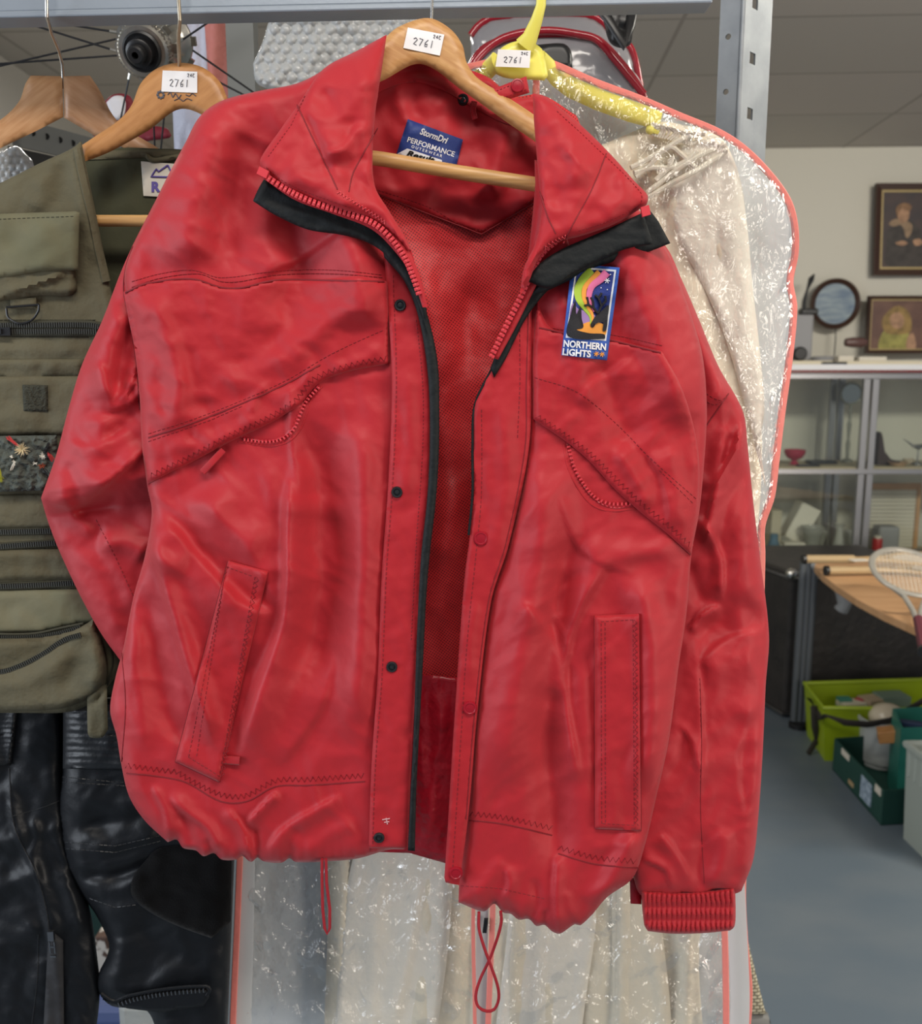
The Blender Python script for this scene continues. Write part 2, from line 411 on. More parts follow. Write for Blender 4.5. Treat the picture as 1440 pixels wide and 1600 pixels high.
plane('ceiling', [(WX0-.05, -1, CEIL), (WX0-.05, WYL+.05, CEIL), (WX1, WYR+.1, CEIL), (WX1, -1, CEIL)], m_ceil, thick=(0, 0, .05))
plane('wall_back', [(WX0, WYL, 0), (WX1, WYR, 0), (WX1, WYR, CEIL), (WX0, WYL, CEIL)], m_wall, thick=(0, .1, 0))
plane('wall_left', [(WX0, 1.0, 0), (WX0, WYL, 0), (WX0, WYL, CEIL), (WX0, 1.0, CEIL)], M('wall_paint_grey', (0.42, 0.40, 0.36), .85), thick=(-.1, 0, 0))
# ================================================================ THE RED JACKET
JY = 0.862
jacket = thing('rain_jacket', 'open red nylon jacket with black zip flaps, hanging on a beech hanger in front', 'jacket', tuple(P(700, 1330, .87)))
# ---- back of the jacket (inside view)
def backY(q): return np.full(len(q), .915)
bk_out = spline([(520, 120), (600, 82), (665, 90), (730, 108), (765, 122), (800, 150), (845, 148), (900, 180)], 8)
bk_out = np.vstack([bk_out, spline([(960, 320), (960, 600), (900, 900), (800, 1200), (760, 1340), (700, 1348), (660, 1335), (600, 1330), (520, 1330), (500, 900), (480, 400), (500, 250)], 10)])
fb = Field().noise(90, 200, 16, 2).noise(40, 60, 6, 4)
fb.ridge([(700, 130), (690, 240), (680, 300)], 22, 12).ridge([(770, 170), (780, 260), (760, 330)], 20, 10).ridge([(640, 340), (700, 700), (690, 1000)], 26, 16)
fb.ridge([(740, 420), (720, 600), (700, 800)], 30, -14).ridge([(610, 130), (640, 200)], 14, 8)
fb.ridge([(600, 120), (680, 112), (740, 150), (840, 215)], 10, -10)
back = Sheet(bk_out, .905, fb, 14, 6)
# mesh lining part
back.mesh('mesh_lining', m_mesh, jacket, 8)
yk = np.vstack([spline([(540, 130), (600, 86), (665, 93), (730, 112), (765, 126), (800, 153), (845, 152), (890, 200)], 8), poly([(900, 300), (845, 308), (752, 365), (580, 298), (540, 270)], 8, False)])
fy = Field().noise(60, 40, 7, 8).noise(24, 22, 3, 9).ridge([(600, 205), (690, 175), (760, 200)], 16, -7).ridge([(760, 330), (790, 220), (830, 190)], 16, 8).ridge([(700, 150), (650, 200), (600, 230)], 14, 7)
fy.ridge([(740, 240), (760, 290), (730, 320)], 10, 6)
yoke = sub(back, yk, .005, fy, 5, 2); yoke.mesh('inner_yoke', m_redp, jacket, 6)
lo = sub(back, poly([(560, 1052), (680, 1056), (800, 1068), (790, 1200), (762, 1336), (700, 1350), (640, 1333), (560, 1330)], 8), .002, Field().ridge([(690, 1080), (680, 1200), (670, 1340)], 10, 10).ridge([(660, 1100), (658, 1300)], 7, 8).noise(14, 90, 8, 3), 6, 2)
lo.mesh('lining_hem', m_redin, jacket, 6)
mb = dashes(yoke, [(580, 294), (665, 322), (752, 360), (845, 303)], .0004, 4, 3)
tube_on(yoke, poly([(578, 299), (752, 366), (848, 309)], 8, False), .0006, 0, mb); mb.build('stitching', m_stitch, jacket)
# collar stand seam inside and hanging loop
colst = sub(yoke, np.vstack([spline([(560, 128), (600, 84), (665, 91), (730, 109), (765, 123), (800, 151), (850, 150)], 8), spline([(872, 196), (800, 196), (740, 168), (690, 140), (640, 128), (575, 150)], 8)]), .001, Field().noise(26, 18, 7, 12), 4, 2)
colst.mesh('inner_collar', m_redp, jacket, 5)
mb = strip_on(yoke, spline([(741, 158), (739, 172), (742, 186)], 4), 9, .004, .004); mb.build('hanging_loop', m_redp, jacket)
tb = Sheet(poly([(762, 142), (822, 119), (827, 144), (770, 162)], 5), .868, Field().noise(20, 20, 2, 4), 3, 3); tb.mesh('collar_tab', m_redp, jacket, 5, thick=.002)
mb = dashes(tb, [(770, 144), (820, 125)], .0003, 4, 3); dashes(tb, [(774, 157), (822, 140)], .0003, 4, 3, mb=mb); mb.build('stitching', m_stitch, jacket)
AMP = 1
def snap(sh, x, y, r, mat, dark=False):
    c = sh.pts([(x, y)], .0004)[0]; rr = r*MPP; ax = Vector((0, -1, -.02))
    if dark: pr = [(0, -.002), (rr, -.002), (rr, .0008), (rr*.86, .0018), (rr*.62, .0016), (rr*.5, .0006), (rr*.34, .0008), (rr*.3, .0024), (0, .0026)]
    else: pr = [(0, -.002), (rr, -.002), (rr, .0010), (rr*.93, .0019), (rr*.75, .0021), (rr*.68, .0016), (rr*.3, .0019), (0, .0020)]
    o = MB().lathe(pr, c, ax, 28).build('snap_button', mat, jacket)
    return o
m_snap = M('gunmetal_snap', (0.045, 0.05, 0.055), .35, .7)
o = snap(tb, 808, 134, 10, m_redpl)
o = snap(yoke, 723, 156, 9, m_snap, True); o['label'] = 'dark metal snap'
# neck label
m_navy = M('navy_label', (0.012, 0.035, 0.19), .6, bump=[(900, .0002, 1)])
m_white = M('white_print', (0.75, 0.76, 0.78), .7)
lb = sub(yoke, poly([(637, 186), (723, 218), (712, 262), (700, 262), (617, 247)], 6), .0024, Field(), 3, 1); o = lb.mesh('brand_label', m_navy, jacket, 7); o['label'] = 'navy woven neck label with white lettering'; LBL = o
RL = math.radians(18)
text_on(lb, 'StormDri', 655, 209, 14, m_white, LBL, math.radians(20), bold=.03, shear=.15, sx=.82)
text_on(lb, 'PERFORMANCE', 635, 221, 11.4, m_white, LBL, RL, bold=.015, sx=.98)
text_on(lb, 'O U T E R W E A R', 642, 230.5, 6.2, m_white, LBL, RL, bold=.01, sx=.98)
e = sub(lb, poly([(619, 241), (636, 232), (690, 250), (692, 262), (660, 259)], 4), .0004, Field(), 0, 0); e.mesh('label_badge', m_white, LBL, 6)
text_on(e, 'Result', 634, 243, 12.5, m_dark, LBL, math.radians(15), bold=.04, sx=1.35, shear=.25)
# ---- left front (wearer's right)
L_out = np.vstack([
    spline([(600, 60), (540, 88), (470, 128), (400, 143), (345, 158), (312, 182), (290, 222), (262, 275), (235, 330), (207, 388), (195, 425), (197, 455), (206, 500), (215, 560), (221, 640), (223, 700), (230, 760), (237, 800),
            (226, 870), (209, 930), (192, 1015), (180, 1060), (172, 1110), (182, 1150), (190, 1198), (202, 1245), (226, 1282), (262, 1316)], 7)[:-1],
    spline([(262, 1316), (276, 1312), (286, 1325), (306, 1329), (318, 1338), (334, 1333), (346, 1343), (370, 1343), (378, 1337), (392, 1347), (402, 1340), (412, 1346), (440, 1348), (452, 1341), (462, 1347), (510, 1346), (560, 1341), (606, 1328), (632, 1327)], 4)[:-1],
    spline([(632, 1327), (638, 1240), (644, 1150), (650, 1060), (656, 960), (663, 860), (675, 770), (678, 690), (677, 600), (668, 530), (650, 470), (625, 420), (596, 380)], 7)[:-1],
    poly([(596, 380), (560, 300), (590, 150), (600, 60)], 8, False)[:-1]])
fl = Field()
# broad body drape
fl.ridge([(345, 165), (325, 250), (300, 330), (285, 430)], 40, 16).ridge([(430, 200), (455, 300), (470, 400), (445, 520)], 34, -15).ridge([(520, 330), (560, 420), (560, 520)], 34, 18)
fl.ridge([(378, 180), (372, 300), (350, 440)], 30, -8)
fl.ridge([(232, 445), (262, 520), (280, 600), (262, 690)], 20, 9).ridge([(250, 470), (290, 560), (300, 640)], 14, -6)
fl.ridge([(330, 600), (430, 560), (560, 470)], 20, 5).ridge([(300, 640), (420, 610), (520, 555)], 10, -3).ridge([(350, 590), (440, 520), (470, 470)], 26, -6)
fl.ridge([(240, 640), (290, 640), (335, 625)], 10, -4)
# below the flap
fl.ridge([(240, 800), (300, 870), (380, 950), (445, 965)], 46, 13, 'a').ridge([(460, 700), (452, 800), (446, 960), (400, 1100), (372, 1210)], 34, 18, 'b')
fl.ridge([(500, 640), (505, 800), (500, 950), (480, 1100)], 40, -16).ridge([(560, 620), (565, 800), (560, 1000), (548, 1180)], 26, 12)
fl.ridge([(235, 830), (262, 930), (290, 1030), (340, 1180)], 22, 12, 'b').ridge([(222, 900), (240, 1000), (262, 1100), (300, 1190)], 20, -8)
fl.ridge([(300, 760), (340, 830), (420, 860)], 30, 9).ridge([(400, 720), (440, 780), (560, 800)], 18, 4).ridge([(200, 960), (215, 1080), (225, 1190)], 14, 8)
fl.ridge([(430, 860), (470, 900), (510, 905)], 16, 5, 'c').ridge([(235, 820), (250, 870), (300, 880)], 20, 5)
# hem gathers
fl.ridge([(262, 1312), (258, 1270), (235, 1225)], 12, 11, 'a').ridge([(345, 1340), (325, 1295), (285, 1265), (260, 1240)], 14, 13, 'a').ridge([(300, 1325), (292, 1290), (276, 1270)], 8, -7)
fl.ridge([(392, 1344), (380, 1300), (352, 1260)], 13, 12, 'b').ridge([(382, 1290), (420, 1250), (438, 1235)], 11, 14, 'a').ridge([(412, 1345), (440, 1300), (500, 1262), (540, 1240)], 17, 13, 'a')
fl.ridge([(400, 1342), (398, 1290)], 6, -9).ridge([(452, 1345), (452, 1318), (468, 1290)], 7, -6).ridge([(470, 1340), (520, 1300), (560, 1290)], 12, 6).ridge([(330, 1335), (322, 1310)], 5, -6)
def gather(y0, x0, x1, pitch, amp, hgt=26, slope=None):
    def f(q):
        yy = y0(q[:, 0]) if callable(y0) else y0
        t = np.clip(1-(yy-q[:, 1])/hgt, 0, 1); t = t*t
        m = np.clip((q[:, 0]-x0)/20, 0, 1)*np.clip((x1-q[:, 0])/20, 0, 1)
        ph = q[:, 0]/pitch*2*PI+3*perlin(q[:, 0]/60, q[:, 1]/200, 3)
        return amp*t*m*np.sin(ph)
    return f
fl.fn(gather(1345, 255, 640, 15, 2.6, 34))
fl.noise(70, 150, 5, 1).noise(34, 50, 1.2, 2).noise(110, 50, 4.5, 6, .5, True).noise(46, 110, 3.5, 16, -.35, True).noise(26, 16, 1.1, 17, .7, True)
def JYl(q): return JY-.010*np.clip((q[:, 0]-330)/300, -1, 1)*0
fl.ridge([(310, 770), (380, 840), (448, 962)], 60, 10, 'b').ridge([(560, 330), (470, 400), (400, 430)], 22, 5, 'a').ridge([(520, 1010), (500, 1100), (430, 1200)], 30, 5, 'a').ridge([(455, 600), (455, 680), (470, 780)], 20, 5, 'b')
fl.f = [(c[0], c[1], c[2], c[3]*(1.8 if c[2] >= 18 else .85), c[4]) if c[0] == 's' else c for c in fl.f]
LF = Sheet(L_out, JY, fl, 26, 22)
LF.mesh('front_panel', m_red, jacket, 5, thick=.0014)
# ---- right front
R_out = np.vstack([
    spline([(835, 250), (900, 260), (1000, 330), (1040, 388), (1058, 432), (1082, 500), (1098, 560), (1104, 640), (1100, 720), (1092, 800), (1080, 866), (1072, 960), (1060, 1040), (1044, 1160), (1024, 1250), (1006, 1325), (988, 1372), (948, 1402), (926, 1428)], 7)[:-1],
    spline([(926, 1428), (906, 1446), (898, 1444), (874, 1459), (862, 1455), (850, 1445), (838, 1447), (826, 1436), (810, 1437), (798, 1428), (786, 1426), (772, 1412), (756, 1424), (716, 1410)], 4)[:-1],
    poly([(716, 1410), (717, 1380)], 6, False)[:-1],
    spline([(717, 1380), (730, 1280), (742, 1120), (764, 940), (792, 850), (822, 700), (820, 560), (820, 460), (835, 300), (835, 250)], 7)[:-1]])
fr = Field()
fr.ridge([(960, 330), (1000, 450), (1040, 560), (1075, 680)], 34, 18).ridge([(870, 440), (905, 560), (900, 640)], 30, 8).ridge([(930, 560), (960, 640), (1000, 700)], 26, -8)
fr.ridge([(850, 690), (850, 800), (830, 950), (800, 1100), (775, 1260)], 36, 14).ridge([(900, 800), (880, 900), (870, 1000), (862, 1200), (870, 1400)], 26, -14)
fr.ridge([(985, 880), (1010, 960), (1020, 1080), (1010, 1250)], 24, 14).ridge([(960, 860), (900, 960), (880, 1060), (905, 1240)], 24, 9, 'a')
fr.ridge([(905, 850), (960, 862), (1060, 860)], 18, 5).ridge([(870, 760), (910, 860), (1000, 900)], 16, 6, 'b').ridge([(840, 900), (940, 880), (1050, 850)], 10, 3)
fr.ridge([(918, 1000), (930, 1120), (932, 1270)], 10, -8).ridge([(790, 960), (850, 940), (880, 900)], 10, 3, 'c').ridge([(780, 1010), (850, 970), (900, 960)], 10, 3, 'c')
fr.ridge([(850, 930), (880, 990), (900, 1060)], 8, 5, 'c')
fr.ridge([(872, 1455), (868, 1400), (872, 1330)], 16, 14, 'a').ridge([(775, 1418), (795, 1390), (790, 1350)], 12, 9, 'a').ridge([(740, 1408), (765, 1370), (790, 1340)], 12, 6)
fr.ridge([(826, 1440), (838, 1415), (835, 1370)], 7, -7).ridge([(798, 1430), (784, 1400)], 6, -7).ridge([(930, 1425), (960, 1370), (1000, 1290)], 18, 9).ridge([(900, 1445), (915, 1400)], 8, -5)
fr.ridge([(925, 1330), (960, 1318), (990, 1325)], 8, 4).ridge([(850, 1447), (852, 1420)], 5, -6).ridge([(905, 1446), (890, 1418), (888, 1390)], 6, 5)
fr.fn(gather(lambda x: 1412+(x-716)*.27, 716, 900, 14, 2.4, 30))
fr.noise(70, 150, 5, 11).noise(34, 50, 1.2, 12).noise(110, 50, 4.5, 13, -.5, True).noise(46, 110, 3.5, 18, .35, True).noise(26, 16, 1.1, 19, -.7, True)
fr.ridge([(900, 640), (930, 600), (1000, 560)], 30, 5, 'a').ridge([(800, 930), (860, 1000), (872, 1100)], 30, 6, 'a').ridge([(1010, 700), (1040, 760), (1050, 830)], 22, 5, 'b')
fr.f = [(c[0], c[1], c[2], c[3]*(1.9 if c[2] >= 18 else .85), c[4]) if c[0] == 's' else c for c in fr.f]
RF = Sheet(R_out, JY, fr, 26, 24)
RF.mesh('front_panel', m_red, jacket, 5, thick=.0014)
# ---- right placket (outer storm flap with red snaps)
pk = np.vstack([spline([(838, 400), (812, 470), (785, 540), (756, 600), (741, 636), (740, 700), (741, 770), (734, 838), (726, 900), (718, 1000), (712, 1090), (706, 1180), (700, 1280), (694, 1372)], 7)[:-1],
                poly([(694, 1372), (696, 1379), (717, 1383)], 4, False)[:-1],
                spline([(717, 1383), (732, 1270), (745, 1120), (767, 940), (795, 850), (826, 700), (830, 560), (832, 460), (838, 400)], 7)[:-1]])
fp = Field().ridge([(790, 600), (790, 760), (762, 900)], 16, 6).noise(30, 60, 4, 21).noise(20, 16, 1.6, 22).ridge([(752, 700), (748, 800)], 8, -4).ridge([(748, 920), (735, 1000), (735, 1080)], 8, 4)
PK = Sheet(pk, JY-.016, fp, 6, 3); PK.mesh('placket', m_redp, jacket, 5, thick=.003)
mb = dashes(PK, [(752, 640), (752, 770), (744, 860), (730, 1000), (720, 1150), (706, 1375)], .0004, 5, 3)
tube_on(PK, spline([(826, 470), (822, 600), (820, 700), (790, 850), (763, 940), (741, 1120), (728, 1280)], 8), .0005, 0, mb)
dashes(PK, [(812, 500), (812, 600), (808, 690)], .0004, 5, 3, mb=mb); mb.build('stitching', m_stitch, jacket)
for x, y in ((751, 841), (734, 1106), (712, 1364)): snap(PK, x, y, 11.5, m_redpl)
# black edge of the placket and inner zip tape, right
mb = tube_on(PK, spline([(822, 452), (800, 500), (770, 572), (742, 632), (738, 700), (738, 770), (732, 836)], 6), .0012, -.001); mb.build('zip_edging', m_black, jacket)
# the lining-side zip strip right: black band above, teeth
bz = Sheet(np.vstack([spline([(862, 385), (828, 445), (800, 500), (778, 545), (766, 575)], 6), spline([(772, 590), (790, 560), (820, 500), (848, 462), (880, 430), (890, 400)], 6)]), JY-.020, Field(), 5, 3)
bz.mesh('zip_edging', m_black, jacket, 5, thick=.002)
def teeth(sh, line, pitch=7.4, r=.0021, off=.0012, long=1.25, sidevec=None, name='zip_teeth', mat=None):
    L = spline(line, pitch); mb = MB(); pt = sh.pts(L, off); t = np.gradient(L, axis=0)
    for i, p in enumerate(pt):
        d = Vector((t[i][0], 0, -t[i][1])).normalized(); n = Vector((d.z, 0, -d.x))
        mb.obox(p, d*r*.62, n*r*long, Vector((0, r*.7, 0))); mb.ball(p+Vector((0, -r*.3, 0))+n*r*.35, r*.8, 4)
    return mb.build(name, mat or m_zip, jacket)
tape = Sheet(np.vstack([spline([(884, 368), (850, 395), (826, 440), (796, 505), (768, 558)], 6), spline([(778, 562), (806, 510), (838, 446), (862, 405), (890, 385)], 6)]), JY-.026, Field(), 4, 2)
tape.mesh('zip_tape', m_redp, jacket, 5, thick=.0015)
teeth(tape, [(872, 374), (845, 398), (826, 436), (810, 470), (790, 510), (768, 556)], off=.002)
# ---- black edge strip left front
LE = Sheet(np.vstack([spline([(594, 372), (622, 398), (650, 446), (670, 500), (684, 570), (686, 640), (685, 720), (680, 790), (672, 860), (666, 930), (662, 1010), (656, 1120), (650, 1240), (648, 1330)], 7)[:-1],
     poly([(648, 1330), (637, 1329)], 5, False)[:-1],
     spline([(637, 1329), (641, 1240), (646, 1140), (650, 1020), (654, 930), (658, 865), (667, 780), (671, 700), (670, 610), (664, 550), (652, 490), (632, 440), (600, 402)], 7)]), JY-.028, Field().noise(20, 60, 2, 3), 5, 3)
LE.mesh('zip_edging', m_black, jacket, 5, thick=.002)
# ---- left placket strip seam, snaps
PL = Sheet(np.vstack([spline([(610, 400), (650, 470), (664, 540), (672, 610), (672, 700), (668, 790), (660, 860), (655, 940), (650, 1040), (644, 1150), (640, 1240), (636, 1326)], 7)[:-1],
    poly([(636, 1326), (576, 1325)], 6, False)[:-1],
    spline([(576, 1325), (580, 1200), (590, 1050), (596, 900), (606, 760), (612, 600), (606, 480), (600, 400)], 7)]), JY-.021, Field().noise(26, 40, 4, 31).noise(14, 14, 1.3, 32).ridge([(640, 560), (640, 700), (630, 800)], 12, 5).ridge([(612, 1120), (610, 1250)], 12, 3), 7, 3)
PL.mesh('placket', m_redp, jacket, 5, thick=.003)
mb = dashes(PL, [(614, 430), (619, 600), (613, 760), (603, 900), (597, 1050), (586, 1200), (582, 1320)], .0004, 5, 3); dashes(PL, [(650, 500), (660, 600), (660, 700), (650, 850), (642, 1000)], .0004, 4, 3, mb=mb); mb.build('stitching', m_stitch, jacket)
for x, y in ((625, 477), (620, 769), (612, 1042), (592, 1309)): o = snap(PL, x, y, 9, m_snap, True); o['label'] = 'dark metal snap'
# ---- upper chest storm flaps
def flap(base, out, field, name='chest_flap', off=.003, R=5, D=5, mat=m_redp):
    s = sub(base, out, off, field, R, D); s.mesh(name, mat, jacket, 5, thick=.0025); return s
CF = flap(LF, np.vstack([spline([(193, 456), (230, 441), (300, 434), (345, 447), (375, 448), (430, 436), (500, 436), (560, 431), (606, 440)], 7)[:-1], poly([(606, 440), (608, 569)], 7, False)[:-1],
     spline([(608, 569), (560, 577), (520, 588), (496, 600), (470, 630), (420, 662), (360, 690), (300, 722), (262, 740), (230, 757)], 7)[:-1], spline([(230, 757), (222, 700), (218, 620), (210, 545), (200, 495), (193, 456)], 7)[:-1]]),
     Field().noise(40, 30, 3.4, 41, .4).noise(18, 14, 1.4, 42).ridge([(250, 700), (330, 690), (420, 640)], 12, 7).ridge([(290, 680), (330, 700)], 8, -5).ridge([(390, 650), (400, 620), (420, 600)], 8, 6).ridge([(430, 620), (470, 600), (490, 560)], 9, 5, 'a').ridge([(520, 575), (570, 560), (600, 540)], 9, 4), off=.002, D=8)
mb = zigzag(CF, [(234, 744), (300, 712), (360, 680), (420, 652), (462, 625), (490, 592), (550, 570), (604, 560)], 8, 9, .00035)
dashes(CF, [(232, 678), (330, 645), (440, 598), (520, 552), (600, 515)], .0004, 5, 3, mb=mb); dashes(CF, [(232, 690), (330, 656), (380, 634)], .0004, 5, 3, mb=mb)
tube_on(CF, spline([(232, 684), (330, 650), (440, 603), (500, 570)], 8), .0008, 0, mb); mb.build('stitching', m_stitch, jacket)
mb = dashes(LF, [(206, 440), (250, 428), (300, 422), (345, 434), (430, 424), (520, 422), (600, 430)], .0004, 5, 2); dashes(LF, [(206, 449), (250, 435), (310, 428), (345, 440), (375, 440), (430, 430), (520, 428), (600, 434)], .0005, 6, 1, mb=mb)
tube_on(CF, spline([(196, 457), (230, 443), (300, 436), (345, 449), (375, 450), (430, 438), (500, 438), (600, 440)], 7), .0009, -.0005, mb); mb.build('stitching', m_stitch, jacket)
# chest pocket slit left: pocket opening (dark red), zip teeth
po = sub(LF, np.vstack([spline([(376, 684), (420, 690), (450, 678), (468, 655), (478, 630), (498, 602)], 5), poly([(498, 596), (440, 640), (380, 670)], 6, False)]), .0008, Field(), 4, -3); po.mesh('pocket_opening', m_redin, jacket, 5)
teeth(po, [(382, 687), (410, 690), (438, 687), (458, 672), (468, 650), (478, 628), (497, 606)], 6, .0013, .002, mat=m_zip)
mb = tube_on(po, spline([(372, 690), (420, 697), (450, 690), (468, 672), (478, 650), (488, 622), (503, 604)], 5), .0012, .0005); mb.build('zip_tape', m_redp, jacket)
mb = strip_on(LF, poly([(349, 703), (333, 720), (316, 738)], 4, False), 11, .003, .004); mb.build('zip_pull', m_redp, jacket)
CR = flap(RF, np.vstack([spline([(838, 470), (860, 512), (900, 522), (955, 530), (1034, 549)], 7)[:-1], spline([(1034, 549), (1062, 600), (1082, 660), (1092, 720), (1090, 800), (1079, 868)], 7)[:-1],
     spline([(1079, 868), (1040, 832), (1000, 800), (960, 764), (920, 720), (884, 690), (833, 655)], 7)[:-1], poly([(833, 655), (832, 560), (838, 470)], 7, False)[:-1]]),
     Field().noise(40, 30, 3, 51, -.5).noise(16, 14, 1.3, 52).ridge([(960, 700), (1000, 760), (1010, 800)], 12, 9).ridge([(1040, 680), (1060, 760), (1070, 850)], 12, 6).ridge([(940, 690), (980, 690), (1060, 780)], 10, -4, 'c'), off=.002, D=8)
mb = zigzag(CR, [(838, 650), (880, 678), (925, 712), (965, 752), (1005, 790), (1045, 822), (1078, 852)], 8, 9, .00035)
dashes(CR, [(835, 590), (900, 612), (960, 660), (1020, 720), (1088, 780)], .0004, 5, 3, mb=mb); dashes(CR, [(1030, 735), (1086, 790)], .0004, 5, 3, mb=mb)
mb.build('stitching', m_stitch, jacket)
mb = dashes(RF, [(840, 508), (875, 515), (960, 524), (1034, 540)], .0004, 5, 2); tube_on(CR, spline([(842, 512), (900, 524), (955, 532), (1032, 551)], 7), .0008, 0, mb); mb.build('stitching', m_stitch, jacket)
po = sub(RF, np.vstack([spline([(884, 692), (892, 720), (908, 755), (930, 782), (958, 794), (990, 790)], 5), poly([(985, 780), (930, 725), (890, 690)], 6, False)]), .0008, Field(), 4, -3); po.mesh('pocket_opening', m_redin, jacket, 5)
teeth(po, [(888, 698), (896, 728), (910, 754), (928, 776), (952, 787), (984, 787)], 6, .0013, .002)
mb = tube_on(po, spline([(880, 694), (887, 730), (902, 762), (924, 788), (952, 798), (992, 794)], 5), .0012, .0005); mb.build('zip_tape', m_redp, jacket)
# ---- hand pockets
def welt(base, quad, seed):
    s = sub(base, poly(quad, 6), .004, Field().noise(30, 60, 3, seed).noise(16, 18, 1, seed+1), 6, 5); s.mesh('pocket_welt', m_redp, jacket, 5, thick=.003)
    q = [np.array(p, float) for p in quad]; c = sum(q)/4; inn = [c+(p-c)*np.array([.72, .95]) for p in q]; inn2 = [c+(p-c)*np.array([.55, .94]) for p in q]
    mb = MB()
    for a, b in ((0, 1), (1, 2), (2, 3), (3, 0)): dashes(s, [inn[a], inn[b]], .0004, 5, 3, mb=mb)
    zigzag(s, [inn[1]+(4, 0), inn[2]+(4, 0)], 5, 9, .0003, mb=mb); dashes(s, [inn2[3], inn2[0]], .0004, 5, 3, mb=mb)
    mb.build('stitching', m_stitch, jacket)
    o = tube_on(base, poly([q[1], q[2], q[3], q[0]], 8, True), .0007, .0005, closed=True).build('stitching', m_stitch, jacket); return s
welt(LF, [(356, 877), (418, 894), (342, 1222), (274, 1190)], 61)
welt(RF, [(929, 963), (998, 960), (1001, 1298), (930, 1295)], 63)
mb = strip_on(LF, poly([(342, 1187), (360, 1188), (374, 1189)], 3, False), 13, .003, .002); mb.build('zip_pull', m_redp, jacket)
# hem zigzag seams, side seams
mb = zigzag(LF, [(196, 1196), (240, 1202), (276, 1206)], 8, 9, .00035); zigzag(LF, [(276, 1206), (310, 1226), (350, 1243), (385, 1243), (430, 1220), (480, 1218), (568, 1212)], 8, 9, .00035, mb=mb)
tube_on(LF, spline([(198, 1208), (240, 1212), (290, 1222), (345, 1252), (385, 1252), (430, 1229), (480, 1227), (570, 1221)], 7), .0008, 0, mb)
tube_on(LF, spline([(190, 1020), (196, 1100), (190, 1190)], 7), .0006, .0, mb)
mb.build('stitching', m_stitch, jacket)
mb = zigzag(RF, [(734, 1271), (790, 1278), (862, 1294)], 8, 9, .00035); tube_on(RF, spline([(733, 1281), (790, 1288), (862, 1305)], 7), .0008, 0, mb)
zigzag(RF, [(872, 1324), (930, 1340), (994, 1346)], 8, 9, .00035, mb=mb); tube_on(RF, spline([(872, 1334), (930, 1350), (996, 1356)], 7), .0008, 0, mb)
dashes(RF, [(720, 1384), (780, 1388), (850, 1404)], .0004, 5, 3, mb=mb); mb.build('stitching', m_stitch, jacket)
mb = dashes(LF, [(578, 1330), (584, 1200), (592, 1050), (598, 900), (606, 760)], .0004, 5, 3, 0); mb.build('stitching', m_stitch, jacket)
# ---- care tag
ct = Sheet(np.vstack([spline([(190, 1077), (196, 1084), (196, 1100), (204, 1116), (203, 1130), (194, 1152), (189, 1150), (188, 1138), (192, 1120), (192, 1100), (188, 1084)], 3)]), JY-.004, Field().ridge([(189, 1085), (200, 1120), (194, 1150)], 4, 4), 3, 2)
o = ct.mesh('care_tag', m_paper, jacket, 3); o['label'] = 'small white sewn-in side tag'
text_on(ct, 'XL', 197, 1133, 8, m_ink, o, math.radians(-70), bold=.02); text_on(ct, 'WASH', 194, 1149, 4, m_ink, o, math.radians(-75))
# ---- Northern Lights patch
m_blue = M('patch_blue', (0.03, 0.10, 0.42), .7, bump=[(1200, .0004, 1)]); m_nblue = M('patch_night_blue', (0.012, 0.03, 0.20), .7, bump=[(1200, .0004, 1)])
m_tblk = M('patch_black', (0.006, 0.006, 0.010), .7, bump=[(1200, .0004, 1)]); m_tor = M('patch_orange', (0.75, 0.30, 0.04), .7); m_tgr = M('patch_green', (0.35, 0.50, 0.04), .7)
m_tpk = M('patch_pink', (0.65, 0.14, 0.30), .7); m_tpu = M('patch_purple', (0.30, 0.18, 0.42), .7)
pt = sub(RF, poly([(893, 412), (968, 418), (948, 563), (877, 555)], 6), .009, Field(), 4, 2)
pat = pt.mesh('embroidered_patch', m_blue, jacket, 6, thick=.0016); pat['label'] = 'blue woven patch with aurora, reindeer and white lettering'
def pp(u, v):      # patch coordinates: u across 0..72, v down 0..145
    a = np.array((893., 412.)); ex = np.array((75., 6.))/75; ey = np.array((-18., 144.))/145
    return tuple(a+ex*u+ey*v)
def pshape(pts, mat, off, name='embroidery'):
    s = sub(pt, (poly if len(pts) == 4 else lambda a, st: spline(a, st, True))([pp(*p) for p in pts], 2), off, Field(), 0, 0); return s.mesh(name, mat, pat, 6, thick=.0004)
pshape([(7, 4), (70, 4), (68, 116), (5, 116)], m_white, .0003); pshape([(10, 7), (67, 7), (65, 113), (8, 113)], m_nblue, .0006)
def aur(path, wid, mat, off):
    A = spline([pp(*p) for p in path], 2); n = len(A); wd = np.interp(np.linspace(0, 1, n), [0, .3, .7, 1], wid)
    return strip_on(pt, A, wd, .0004, off).build('embroidery', mat, pat)
aur([(34, 9), (22, 22), (15, 38), (18, 54), (30, 68), (40, 80), (42, 92)], [16, 13, 9, 4], m_tgr, .0010)
aur([(44, 9), (34, 22), (25, 36), (26, 52), (34, 66), (42, 78), (44, 92)], [9, 8, 6, 3], m_tor, .0014)
aur([(56, 9), (48, 20), (36, 32), (33, 48), (38, 60), (44, 72)], [13, 11, 8, 3], m_tpk, .0018)
pshape([(9, 62), (20, 70), (40, 74), (50, 84), (40, 92), (10, 90)], m_tpu, .0008)
pshape([(9, 92), (20, 96), (40, 88), (64, 92), (64, 108), (8, 108)], m_tor, .0010)
pshape([(9, 74), (13, 58), (17, 78), (22, 66), (26, 84), (30, 98), (20, 102), (40, 106), (64, 106), (65, 113), (8, 113)], m_tblk, .0016)
